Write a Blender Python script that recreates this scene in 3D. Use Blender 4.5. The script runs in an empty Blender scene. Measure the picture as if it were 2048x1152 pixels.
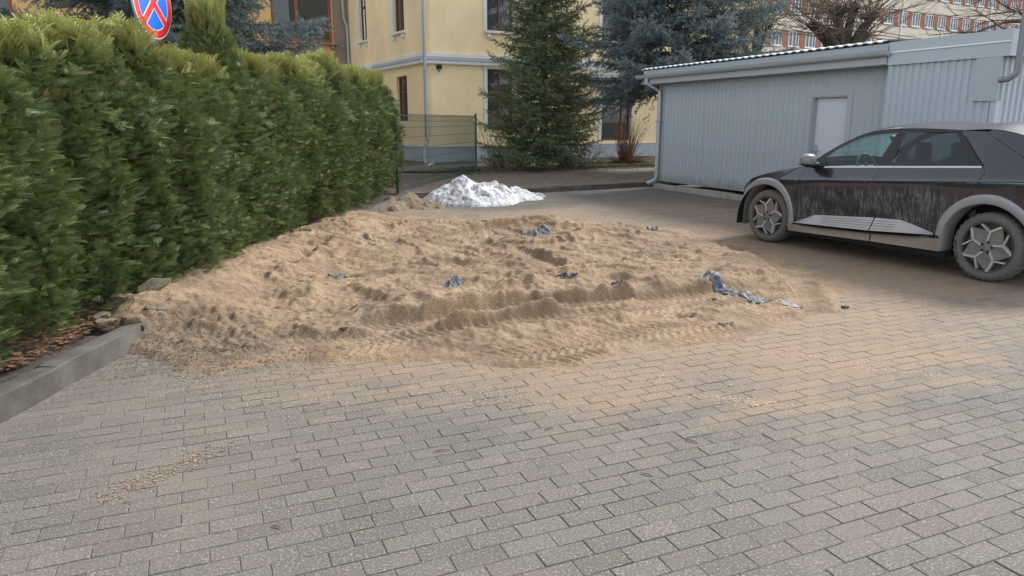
import bpy, bmesh, math, random
import numpy as np
from mathutils import Vector, Matrix
from mathutils.geometry import delaunay_2d_cdt

# ------------------------------------------------------------------ camera, sky, sun, exposure
scene = bpy.context.scene
CAM_H = 1.65
cam_data = bpy.data.cameras.new('camera')
cam = bpy.data.objects.new('camera', cam_data)
scene.collection.objects.link(cam)
cam.location = (0, 0, CAM_H)
cam.rotation_euler = (math.radians(90 - 12.85), 0, 0)
cam_data.sensor_width = 36
cam_data.lens = 1460 / 2048 * 36
cam_data.clip_start = 0.05
cam_data.clip_end = 2000
scene.camera = cam

SUN_EL, SUN_AZ = math.radians(42), math.radians(50)      # soft overcast light from high on the right, a little beyond
world = bpy.data.worlds.new('World')
scene.world = world
world.use_nodes = True
wn = world.node_tree
bg = wn.nodes['Background']
sky = wn.nodes.new('ShaderNodeTexSky')
sky.sky_type = 'NISHITA'
sky.sun_disc = False
sky.sun_elevation = SUN_EL
sky.sun_rotation = SUN_AZ
sky.air_density = 1.0
sky.dust_density = 1.0
hsv = wn.nodes.new('ShaderNodeHueSaturation')            # overcast: the blue is mostly greyed out
hsv.inputs['Saturation'].default_value = 0.3
wn.links.new(sky.outputs[0], hsv.inputs['Color'])
wn.links.new(hsv.outputs[0], bg.inputs['Color'])
bg.inputs['Strength'].default_value = 0.12

sun_data = bpy.data.lights.new('sun', 'SUN')
sun_data.energy = 1.5
sun_data.angle = math.radians(14)
sun_data.color = (1.0, 0.99, 0.97)
sun = bpy.data.objects.new('sun', sun_data)
scene.collection.objects.link(sun)
sd = Vector((math.sin(SUN_AZ) * math.cos(SUN_EL), math.cos(SUN_AZ) * math.cos(SUN_EL), math.sin(SUN_EL)))
sun.rotation_euler = sd.to_track_quat('Z', 'Y').to_euler()

scene.view_settings.view_transform = 'Standard'
scene.view_settings.look = 'None'
scene.view_settings.gamma = 1
scene.view_settings.use_curve_mapping = False
scene.view_settings.exposure = 1.66
scene.cycles.use_denoising = True
scene.cycles.denoising_prefilter = 'NONE'                # keeps the grain of sand and paving
scene.cycles.adaptive_threshold = 0.006
scene.cycles.max_bounces = 7
scene.cycles.diffuse_bounces = 3
scene.cycles.sample_clamp_indirect = 4

# ------------------------------------------------------------------ helpers
COL = scene.collection
R = math.radians
rng = np.random.default_rng(7)
random.seed(7)

def tag(o, label=None, cat=None, group=None, kind=None):
    if label: o['label'] = label
    if cat: o['category'] = cat
    if group: o['group'] = group
    if kind: o['kind'] = kind
    return o

def link(o, parent=None):
    COL.objects.link(o)
    if parent is not None:
        o.parent = parent
    return o

def empty(name, loc=(0, 0, 0), rz=0.0, parent=None):
    o = bpy.data.objects.new(name, None)
    o.empty_display_size = 0.2
    o.location = loc
    o.rotation_euler = (0, 0, rz)
    return link(o, parent)

def np_mesh(name, V, F, mat=None, smooth=False, attr=None):
    """mesh from arrays: V (n,3), F (m,k) all faces with k corners"""
    V = np.asarray(V, dtype=np.float32); F = np.asarray(F, dtype=np.int32)
    me = bpy.data.meshes.new(name)
    k = F.shape[1]
    me.vertices.add(len(V)); me.vertices.foreach_set('co', V.ravel())
    me.loops.add(F.size); me.loops.foreach_set('vertex_index', F.ravel())
    me.polygons.add(len(F))
    me.polygons.foreach_set('loop_start', np.arange(0, F.size, k, dtype=np.int32))
    me.polygons.foreach_set('use_smooth', np.full(len(F), bool(smooth)))
    if attr:
        for an, av in attr.items():
            a = me.attributes.new(an, 'FLOAT', 'POINT')
            a.data.foreach_set('value', np.asarray(av, dtype=np.float32))
    me.update(calc_edges=True)
    if mat: me.materials.append(mat)
    return me

def np_obj(name, V, F, mat=None, parent=None, smooth=False, attr=None):
    return link(bpy.data.objects.new(name, np_mesh(name, V, F, mat, smooth, attr)), parent)

class MB:
    """collects simple shapes into one mesh"""
    def __init__(s): s.v = []; s.f = []
    def add(s, vs, fs):
        b = len(s.v); s.v += [tuple(p) for p in vs]; s.f += [tuple(b + i for i in f) for f in fs]; return s
    def box(s, lo, hi, M=None):
        x0, y0, z0 = lo; x1, y1, z1 = hi
        vs = [(x0,y0,z0),(x1,y0,z0),(x1,y1,z0),(x0,y1,z0),(x0,y0,z1),(x1,y0,z1),(x1,y1,z1),(x0,y1,z1)]
        if M is not None: vs = [M @ Vector(p) for p in vs]
        return s.add(vs, [(0,3,2,1),(4,5,6,7),(0,1,5,4),(1,2,6,5),(2,3,7,6),(3,0,4,7)])
    def cbox(s, lo, hi, c=0.01):
        """box with chamfered edges"""
        bm = bmesh.new(); bmesh.ops.create_cube(bm, size=1)
        for v in bm.verts: v.co = Vector([(lo[i]+hi[i])/2 + v.co[i]*(hi[i]-lo[i]) for i in range(3)])
        bmesh.ops.bevel(bm, geom=list(bm.edges), offset=c, segments=1, affect='EDGES', clamp_overlap=True)
        bm.verts.index_update()
        s.add([v.co[:] for v in bm.verts], [[v.index for v in f.verts] for f in bm.faces]); bm.free(); return s
    def tube(s, path, r, n=6, cap=True):
        path = [Vector(p) for p in path]; rs = r if isinstance(r, (list, tuple)) else [r]*len(path)
        base = len(s.v); up = None
        for i, p in enumerate(path):
            d = (path[min(i+1, len(path)-1)] - path[max(i-1, 0)])
            d = d.normalized() if d.length > 1e-9 else Vector((0, 0, 1))
            if up is None:
                a = Vector((1,0,0)) if abs(d.x) < .8 else Vector((0,1,0)); up = (a - d*a.dot(d)).normalized()
            else:
                up = (up - d*up.dot(d)); up = up.normalized() if up.length > 1e-6 else Vector((0,0,1))
            w = d.cross(up)
            for k in range(n):
                t = 2*math.pi*k/n; s.v.append(tuple(p + (up*math.cos(t) + w*math.sin(t))*rs[i]))
        for i in range(len(path)-1):
            for k in range(n):
                a = base+i*n+k; b = base+i*n+(k+1) % n; s.f.append((a, b, b+n, a+n))
        if cap:
            s.f.append(tuple(base+k for k in range(n))[::-1]); e = base+(len(path)-1)*n; s.f.append(tuple(e+k for k in range(n)))
        return s
    def prism(s, poly, z0, z1, M=None):
        n = len(poly); vs = [(p[0], p[1], z0) for p in poly] + [(p[0], p[1], z1) for p in poly]
        if M is not None: vs = [M @ Vector(p) for p in vs]
        return s.add(vs, [tuple(range(n))[::-1], tuple(range(n, 2*n))] + [(i, (i+1) % n, n+(i+1) % n, n+i) for i in range(n)])
    def lathe(s, prof, n=32, M=None):
        """prof: (r, h) ; axis z"""
        b = len(s.v); m = len(prof)
        for k in range(n):
            t = 2*math.pi*k/n
            for r, h in prof:
                p = Vector((r*math.cos(t), r*math.sin(t), h)); s.v.append(tuple(M @ p if M is not None else p))
        for k in range(n):
            for i in range(m-1):
                a = b+k*m+i; c = b+((k+1) % n)*m+i; s.f.append((a, c, c+1, a+1))
        return s
    def build(s, name, mat, parent=None, smooth=False, M=None):
        me = bpy.data.meshes.new(name); me.from_pydata(s.v, [], s.f)
        if M is not None: me.transform(M)
        if smooth:
            me.polygons.foreach_set('use_smooth', [True]*len(me.polygons))
            me.set_sharp_from_angle(angle=R(38))
        me.update()
        if mat: me.materials.append(mat)
        return link(bpy.data.objects.new(name, me), parent)

def copy_tree(o, parent=None):
    c = o.copy(); COL.objects.link(c); c.parent = parent
    for ch in list(o.children): copy_tree(ch, c)
    return c

# smooth lattice noise in 2-D (numpy), range about -1..1
class Noise2:
    def __init__(s, seed): s.g = np.random.default_rng(seed).uniform(-1, 1, (256, 256))
    def __call__(s, x, y):
        xi = np.floor(x).astype(int); yi = np.floor(y).astype(int); fx = x-xi; fy = y-yi
        fx = fx*fx*fx*(fx*(fx*6-15)+10); fy = fy*fy*fy*(fy*(fy*6-15)+10)
        g = s.g; a = g[xi & 255, yi & 255]; b = g[(xi+1) & 255, yi & 255]; c = g[xi & 255, (yi+1) & 255]; d = g[(xi+1) & 255, (yi+1) & 255]
        return (a*(1-fx)+b*fx)*(1-fy) + (c*(1-fx)+d*fx)*fy
def fbm(seed, x, y, oct=4, gain=.5):
    o = 0; a = 1; t = 0
    for i in range(oct):
        n = Noise2(seed*31+i); o = o + a*n(x+i*17.3, y-i*9.1); t += a; a *= gain; x = x*2.03; y = y*2.03
    return o/t
def sstep(a, b, x):
    t = np.clip((x-a)/(b-a), 0, 1); return t*t*(3-2*t)

# ------------------------------------------------------------------ materials
class NT:
    def __init__(s, name, rough=0.8, **kw):
        s.m = bpy.data.materials.new(name); s.m.use_nodes = True; s.t = s.m.node_tree
        s.b = s.t.nodes['Principled BSDF']; s.b.inputs['Roughness'].default_value = rough
        for k, v in kw.items(): s.b.inputs[k].default_value = v
    def n(s, typ, **kw):
        nd = s.t.nodes.new('ShaderNode'+typ)
        for k, v in kw.items(): setattr(nd, k, v)
        return nd
    def set(s, inp, v):
        if isinstance(v, bpy.types.NodeSocket): s.t.links.new(v, inp)
        elif isinstance(v, (tuple, list)): inp.default_value = tuple(v) if len(v) != 3 or inp.type != 'RGBA' else (*v, 1)
        else: inp.default_value = v
    def pos(s): return s.n('NewGeometry').outputs['Position']
    def obj(s): return s.n('TexCoord').outputs['Object']
    def noise(s, co, scale, detail=3, rough=.55, mp=None, out='Fac'):
        if mp is not None:
            m = s.n('Mapping'); s.set(m.inputs['Vector'], co); m.inputs['Scale'].default_value = mp; co = m.outputs[0]
        nd = s.n('TexNoise'); s.set(nd.inputs['Vector'], co); nd.inputs['Scale'].default_value = scale
        nd.inputs['Detail'].default_value = detail; nd.inputs['Roughness'].default_value = rough
        return nd.outputs[out]
    def math(s, op, a, b=0.0, clamp=False):
        nd = s.n('Math', operation=op, use_clamp=clamp); s.set(nd.inputs[0], a); s.set(nd.inputs[1], b); return nd.outputs[0]
    def ramp(s, fac, a, b, lo=0.0, hi=1.0):
        nd = s.n('MapRange', interpolation_type='SMOOTHSTEP'); s.set(nd.inputs['Value'], fac)
        nd.inputs['From Min'].default_value = a; nd.inputs['From Max'].default_value = b
        nd.inputs['To Min'].default_value = lo; nd.inputs['To Max'].default_value = hi; return nd.outputs[0]
    def mix(s, fac, a, b, blend='MIX'):
        nd = s.n('Mix', data_type='RGBA', blend_type=blend)
        s.set(nd.inputs[0], fac); s.set(nd.inputs[6], a); s.set(nd.inputs[7], b); return nd.outputs[2]
    def sep(s, v):
        nd = s.n('SeparateXYZ'); s.set(nd.inputs[0], v); return nd.outputs
    def attr(s, name): return s.n('Attribute', attribute_name=name).outputs['Fac']
    def base(s, c): s.set(s.b.inputs['Base Color'], c); return s
    def rough(s, c): s.set(s.b.inputs['Roughness'], c); return s
    def bump(s, h, dist=0.01, strength=1.0):
        nd = s.n('Bump'); nd.inputs['Strength'].default_value = strength; nd.inputs['Distance'].default_value = dist
        s.set(nd.inputs['Height'], h); s.t.links.new(nd.outputs[0], s.b.inputs['Normal']); return s

def simple(name, c, rough=.7, metal=0.0, var=.12, scale=6.0, bump=0.0, bscale=60.0, world=False):
    k = NT(name, rough); co = k.pos() if world else k.obj()
    lo = tuple(x*(1-var) for x in c); hi = tuple(min(1, x*(1+var)) for x in c)
    k.base(k.mix(k.noise(co, scale, 5, .6), lo, hi)); k.b.inputs['Metallic'].default_value = metal
    if bump: k.bump(k.noise(co, bscale, 4), bump)
    return k.m

MAT = {}
SAND = (0.47, 0.335, 0.205)
def yard_dust(k, co):
    """how much loose sand lies on the yard at a place: a thinning ring round the spread pile, in drifts"""
    x, y, z = k.sep(co)
    u = k.math('DIVIDE', k.math('SUBTRACT', x, 0.75), 4.7); v = k.math('DIVIDE', k.math('SUBTRACT', y, 8.5), 4.7)
    d = k.math('SQRT', k.math('ADD', k.math('MULTIPLY', u, u), k.math('MULTIPLY', v, v)))
    ring = k.ramp(d, 1.22, 0.80)
    far = k.math('MULTIPLY', k.ramp(y, 10.0, 12.5), k.ramp(y, 17.5, 13.5))
    ring = k.math('MAXIMUM', ring, k.math('MULTIPLY', far, .85))
    m = k.n('Mapping'); k.set(m.inputs['Vector'], co); m.inputs['Rotation'].default_value = (0, 0, R(-20))
    drift = k.noise(m.outputs[0], 1.5, 7, .72, mp=(.8, 2.6, 1))
    drift2 = k.noise(co, 0.6, 3, .5)
    amount = k.math('ADD', ring, k.math('MULTIPLY', k.math('SUBTRACT', drift, .5), 2.2))
    amount = k.math('ADD', amount, k.math('MULTIPLY', k.math('SUBTRACT', drift2, .5), 1.0))
    grain = k.noise(co, 70, 3, .8)
    return k.math('MULTIPLY', k.ramp(k.math('ADD', amount, k.math('MULTIPLY', k.math('SUBTRACT', grain, .5), 2.2)), .35, 1.15), .74)

def sandcol(k, co):
    g = k.noise(co, 80, 4, .8); g2 = k.noise(co, 45, 3, .6)
    c = k.mix(k.ramp(g, .32, .68), (0.130, 0.084, 0.047), (0.385, 0.272, 0.166))
    return k.mix(k.ramp(g2, .35, .7), c, k.mix(.35, c, (0.27, 0.175, 0.10)))

def m_paver():
    k = NT('concrete_paver', .9); co = k.pos()
    isl = k.n('NewGeometry').outputs['Random Per Island']; ob = k.n('ObjectInfo').outputs['Random']
    r = k.math('FRACT', k.math('ADD', isl, ob))
    r2 = k.math('FRACT', k.math('MULTIPLY', r, 7.31))
    c = k.mix(r, (0.082, 0.075, 0.065), (0.130, 0.118, 0.101))
    c = k.mix(k.math('MULTIPLY', r2, .35), c, (0.100, 0.095, 0.093))
    sp = k.noise(co, 95, 3, .75)
    c = k.mix(k.ramp(sp, .53, .69), c, (0.34, 0.30, 0.235))
    c = k.mix(k.ramp(sp, .48, .34), c, (0.055, 0.05, 0.045))
    st = k.noise(co, 1.1, 5, .65); c = k.mix(k.ramp(st, .56, .8, 0, .6), c, (0.09, 0.085, 0.08))
    wt = k.noise(co, 3.1, 5, .7); c = k.mix(k.ramp(wt, .6, .85, 0, .5), c, (0.27, 0.25, 0.22))
    film = k.noise(co, .8, 4, .6); c = k.mix(k.ramp(film, .35, .75, .08, .45), c, (0.20, 0.163, 0.12))
    X_, Y_, Z_ = k.sep(co); wet = k.ramp(k.math('ADD', k.math('ADD', k.math('POWER', k.math('DIVIDE', k.math('ADD', X_, .4), 1.9), 2.0), k.math('POWER', k.math('DIVIDE', k.math('SUBTRACT', Y_, 15.1), 1.5), 2.0)), k.math('MULTIPLY', k.noise(co, 2.5, 4, .6), .8)), 1.5, .7, 0, .55)   # melt water round the snow
    c = k.mix(yard_dust(k, co), c, sandcol(k, co)); c = k.mix(wet, c, (0.05, 0.046, 0.04))
    k.base(c); k.bump(k.noise(co, 220, 3, .7), .003, .8)
    return k.m
def m_joint():
    k = NT('paver_joint', .95); co = k.pos()
    c = k.mix(k.noise(co, 60, 3), (0.085, 0.077, 0.066), (0.15, 0.135, 0.112))
    c = k.mix(yard_dust(k, co), c, sandcol(k, co)); k.base(c); return k.m
def m_sand():
    k = NT('wet_builders_sand', .93); co = k.pos(); c = sandcol(k, co)
    x, y, z = k.sep(co)
    # damp, slightly darker and browner drifts
    c = k.mix(k.ramp(k.noise(co, 1.3, 6, .68), .42, .62, 0, .72), c, (0.150, 0.100, 0.060))
    c = k.mix(k.ramp(k.noise(co, 5.5, 5, .7), .48, .70, 0, .55), c, (0.120, 0.080, 0.050))
    c = k.mix(k.ramp(k.noise(co, 2.1, 5, .7), .56, .78, 0, .4), c, (0.47, 0.355, 0.235))
    # soil and grit tracked in at the corner by the kerb
    def spot(cx, cy, rx, ry):
        u = k.math('DIVIDE', k.math('SUBTRACT', x, cx), rx); v = k.math('DIVIDE', k.math('SUBTRACT', y, cy), ry)
        return k.ramp(k.math('ADD', k.math('MULTIPLY', u, u), k.math('MULTIPLY', v, v)), 1.3, .1)
    dm = k.math('MAXIMUM', spot(-2.35, 5.1, .85, .65), k.math('MULTIPLY', spot(-1.2, 5.55, 1.0, .45), .85))
    dn = k.noise(co, 9, 5, .75)
    dm = k.ramp(k.math('ADD', dm, k.math('MULTIPLY', k.math('SUBTRACT', dn, .5), 2.2)), .45, 1.0)
    dirt = k.mix(k.ramp(k.noise(co, 60, 3, .7), .35, .7), (0.075, 0.057, 0.038), (0.25, 0.19, 0.125))
    c = k.mix(k.math('MULTIPLY', dm, .7), c, dirt)
    sc = k.noise(co, 26, 4, .7); c = k.mix(k.ramp(sc, .66, .8, 0, .6), c, (0.12, 0.085, 0.055))
    k.base(c)
    h = k.math('ADD', k.noise(co, 110, 3, .7), k.math('MULTIPLY', k.noise(co, 34, 3, .6), 1.6))
    k.bump(h, .007, .8)
    return k.m
def m_leafmat(name, c_in, c_out, c_tip, rough=.6, trans=.15):
    k = NT(name, rough); t = k.attr('tint'); tp = k.attr('tip')
    c = k.mix(t, c_in, c_out); c = k.mix(tp, c, c_tip); c = k.mix(k.attr('dead'), c, (0.17, 0.10, 0.05))
    k.base(c); k.b.inputs['Specular IOR Level'].default_value = .3
    tr = k.n('BsdfTranslucent'); k.t.links.new(c, tr.inputs['Color'])
    mx = k.n('MixShader'); mx.inputs[0].default_value = trans
    k.t.links.new(k.b.outputs[0], mx.inputs[1]); k.t.links.new(tr.outputs[0], mx.inputs[2])
    k.t.links.new(mx.outputs[0], k.t.nodes['Material Output'].inputs['Surface'])
    return k.m
def m_stucco(name, c, dirt, amt=.25):
    k = NT(name, .9); co = k.pos()
    v = k.noise(co, .7, 5, .6); cc = k.mix(k.ramp(v, .3, .75), tuple(x*.9 for x in c), tuple(min(1, x*1.06) for x in c))
    st = k.noise(co, 2.2, 6, .7, mp=(1.4, 1.4, .22)); cc = k.mix(k.ramp(st, .56, .82, 0, amt), cc, dirt)
    fl = k.noise(co, 5, 6, .8); cc = k.mix(k.ramp(fl, .7, .8, 0, amt*1.6), cc, dirt)
    k.base(cc); k.bump(k.noise(co, 40, 4), .006, .6); return k.m
def m_dirtymetal(name, c, dirt, rough=.42, amt=.35, metal=0.0, splash=False):
    k = NT(name, rough); co = k.obj()
    st = k.noise(co, 1.8, 5, .65, mp=(3, 3, .35)); cc = k.mix(k.ramp(st, .5, .85, 0, amt), c, dirt)
    cc = k.mix(k.ramp(k.noise(co, .6, 3), .35, .7, 0, .3), cc, tuple(x*.88 for x in c))
    if splash:
        x, y, z = k.sep(co); f = k.math('ADD', k.ramp(z, .75, .12), k.math('MULTIPLY', k.math('SUBTRACT', k.noise(co, 7, 6, .75), .5), 1.1)); cc = k.mix(k.ramp(f, .45, 1.1, 0, .7), cc, (0.19, 0.165, 0.13))
    k.base(cc); k.b.inputs['Metallic'].default_value = metal
    k.rough(k.ramp(k.noise(co, 5, 4), .3, .7, rough-.08, rough+.12)); return k.m
def m_glass(name, tint, alpha, rough=.02):
    """thin pane: clear tinted film plus fresnel reflection"""
    k = NT(name); t = k.t; t.nodes.remove(k.b)
    tr = k.n('BsdfTransparent'); tr.inputs['Color'].default_value = (*tint, 1)
    gl = k.n('BsdfGlossy'); gl.inputs['Roughness'].default_value = rough; gl.inputs['Color'].default_value = (.9, .95, 1, 1)
    df = k.n('BsdfDiffuse'); df.inputs['Color'].default_value = (.05, .055, .05, 1)
    fr = k.n('LayerWeight'); fc = k.math('ADD', .05, k.math('MULTIPLY', k.math('POWER', fr.outputs['Facing'], 4.0), .9))
    m1 = k.n('MixShader'); m1.inputs[0].default_value = alpha; t.links.new(tr.outputs[0], m1.inputs[1]); t.links.new(df.outputs[0], m1.inputs[2])
    m2 = k.n('MixShader'); t.links.new(fc, m2.inputs[0]); t.links.new(m1.outputs[0], m2.inputs[1]); t.links.new(gl.outputs[0], m2.inputs[2])
    t.links.new(m2.outputs[0], t.nodes['Material Output'].inputs['Surface']); return k.m
def m_bark(name, a, b):
    k = NT(name, .95); co = k.obj(); k.base(k.mix(k.noise(co, 14, 5, .7, mp=(1, 1, .3)), a, b)); k.bump(k.noise(co, 30, 4), .01); return k.m
def m_carpaint():
    k = NT('black_car_paint', .22); co = k.obj(); x, y, z = k.sep(co)
    k.b.inputs['Coat Roughness'].default_value = .05; k.b.inputs['Coat IOR'].default_value = 1.5
    # road dirt thrown up on the doors, washed into runs
    zc = k.math('SUBTRACT', 1.045, k.math('MULTIPLY', x, .0625))
    below = k.math('SUBTRACT', zc, z)
    runs = k.noise(co, 40, 5, .8, mp=(1, 1, .07)); blot = k.noise(co, 3.2, 4, .6)
    env = k.math('MULTIPLY', k.ramp(below, .0, .16), k.ramp(below, .85, .5))
    env = k.math('MULTIPLY', env, k.math('MULTIPLY', k.ramp(x, .22, .62), k.ramp(x, 2.75, 2.35)))
    # dirt thinned along the diagonal crease: its shade is put into the colour
    dl = k.math('SUBTRACT', z, k.math('ADD', .36, k.math('MULTIPLY', x, .19)))
    band = k.math('MULTIPLY', k.ramp(dl, -.16, -.04), k.ramp(dl, .0, -.015))
    env = k.math('MULTIPLY', env, k.math('SUBTRACT', 1.0, k.math('MULTIPLY', band, .55)))
    m = k.ramp(k.math('ADD', k.math('MULTIPLY', runs, 1.25), k.math('MULTIPLY', blot, .5)), .80, 1.08)
    dirt = k.math('MULTIPLY', env, k.math('ADD', .10, k.math('MULTIPLY', m, .75)))
    film = k.math('MULTIPLY', k.ramp(k.noise(co, 6, 5, .7), .45, .8), .025)
    dirt = k.math('ADD', dirt, film, True)
    k.base(k.mix(dirt, (0.018, 0.0195, 0.026), (0.185, 0.178, 0.165)))
    k.rough(k.math('MAXIMUM', k.ramp(dirt, 0, .6, .24, .85), k.math('MULTIPLY', env, .75))); k.set(k.b.inputs['Coat Weight'], k.math('MULTIPLY', k.ramp(dirt, .03, .5, .9, 0.0), k.ramp(env, .1, .7, 1.0, .08))); k.set(k.b.inputs['Specular IOR Level'], k.ramp(env, .1, .7, .5, .15))
    return k.m
def m_roofpaint():
    k = NT('dull_roof_paint', .38); co = k.obj(); k.base(k.mix(k.noise(co, 8, 5, .7), (0.02, 0.021, 0.027), (0.06, 0.06, 0.062))); k.b.inputs['Specular IOR Level'].default_value = .03; return k.m  # specular cut against sky glare; grey base stands in for the reflection
def m_cladding(name, c, dirt, lo=.15, hi=.75, rough=.45):
    k = NT(name, rough); co = k.obj(); x, y, z = k.sep(co)
    n = k.noise(co, 7, 5, .7); h = k.ramp(z, .85, .25)
    f = k.ramp(k.math('ADD', k.math('MULTIPLY', n, .8), k.math('MULTIPLY', h, .55)), .35, 1.0, lo, hi)
    k.base(k.mix(f, c, dirt)); k.rough(k.ramp(f, 0, 1, rough, .9)); return k.m
def m_brick(name):
    k = NT(name, .9); co = k.obj(); b = k.n('TexBrick'); k.set(b.inputs['Vector'], co)
    mp = k.n('Mapping'); mp.inputs['Rotation'].default_value = (R(90), 0, 0); k.set(mp.inputs['Vector'], co); k.set(b.inputs['Vector'], mp.outputs[0])
    b.inputs['Color1'].default_value = (.36, .10, .055, 1); b.inputs['Color2'].default_value = (.27, .085, .05, 1); b.inputs['Mortar'].default_value = (.4, .33, .27, 1)
    b.inputs['Scale'].default_value = 2.0; k.base(b.outputs['Color']); return k.m
def m_snow():
    k = NT('old_snow', .7); co = k.pos(); n = k.noise(co, 6, 6, .75); n2 = k.noise(co, 22, 4, .7)
    f = k.ramp(k.math('ADD', k.math('MULTIPLY', n, .7), k.math('MULTIPLY', n2, .4)), .49, .67, 0, .92)
    k.base(k.mix(f, (0.60, 0.61, 0.625), (0.16, 0.135, 0.11))); k.bump(k.noise(co, 30, 5, .7), .03, .6)
    k.b.inputs['Subsurface Weight'].default_value = .0; return k.m
def m_soil(name, a, b, s=14):
    k = NT(name, .97); co = k.pos(); n = k.noise(co, s, 6, .75)
    k.base(k.mix(k.ramp(n, .3, .72), a, b)); k.bump(k.noise(co, 40, 5, .7), .02, .8); return k.m
def m_sidewalk():
    k = NT('worn_footway', .95); co = k.pos()
    c = k.mix(k.ramp(k.noise(co, 6, 6, .75), .3, .7), (0.085, 0.07, 0.055), (0.20, 0.165, 0.13))
    g = k.noise(co, 1.2, 5, .7); c = k.mix(k.ramp(g, .52, .68, 0, .7), c, (0.11, 0.115, 0.045)); 
    l = k.noise(co, 34, 3, .7); c = k.mix(k.ramp(l, .62, .7), c, (0.24, 0.16, 0.09)); k.base(c); k.bump(k.noise(co, 30, 5, .7), .02, .7); return k.m
def m_petal(name):
    k = NT(name, .7); co = k.obj(); k.base(k.mix(k.noise(co, 9, 4, .6), (.085, .081, .075), (.215, .202, .182))); return k.m
def m_kerb():
    k = NT('kerb_concrete', .93); co = k.pos()
    c = k.mix(k.ramp(k.noise(co, 3, 5, .65), .3, .75), (0.058, 0.052, 0.041), (0.115, 0.104, 0.084))
    c = k.mix(k.ramp(k.noise(co, 110, 3, .7), .6, .75, 0, .55), c, (0.34, 0.31, 0.26))
    c = k.mix(k.ramp(k.noise(co, 9, 5, .75), .62, .8, 0, .6), c, (0.06, 0.06, 0.045))
    k.base(c); k.bump(k.noise(co, 90, 4, .7), .006, .8); return k.m

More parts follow.
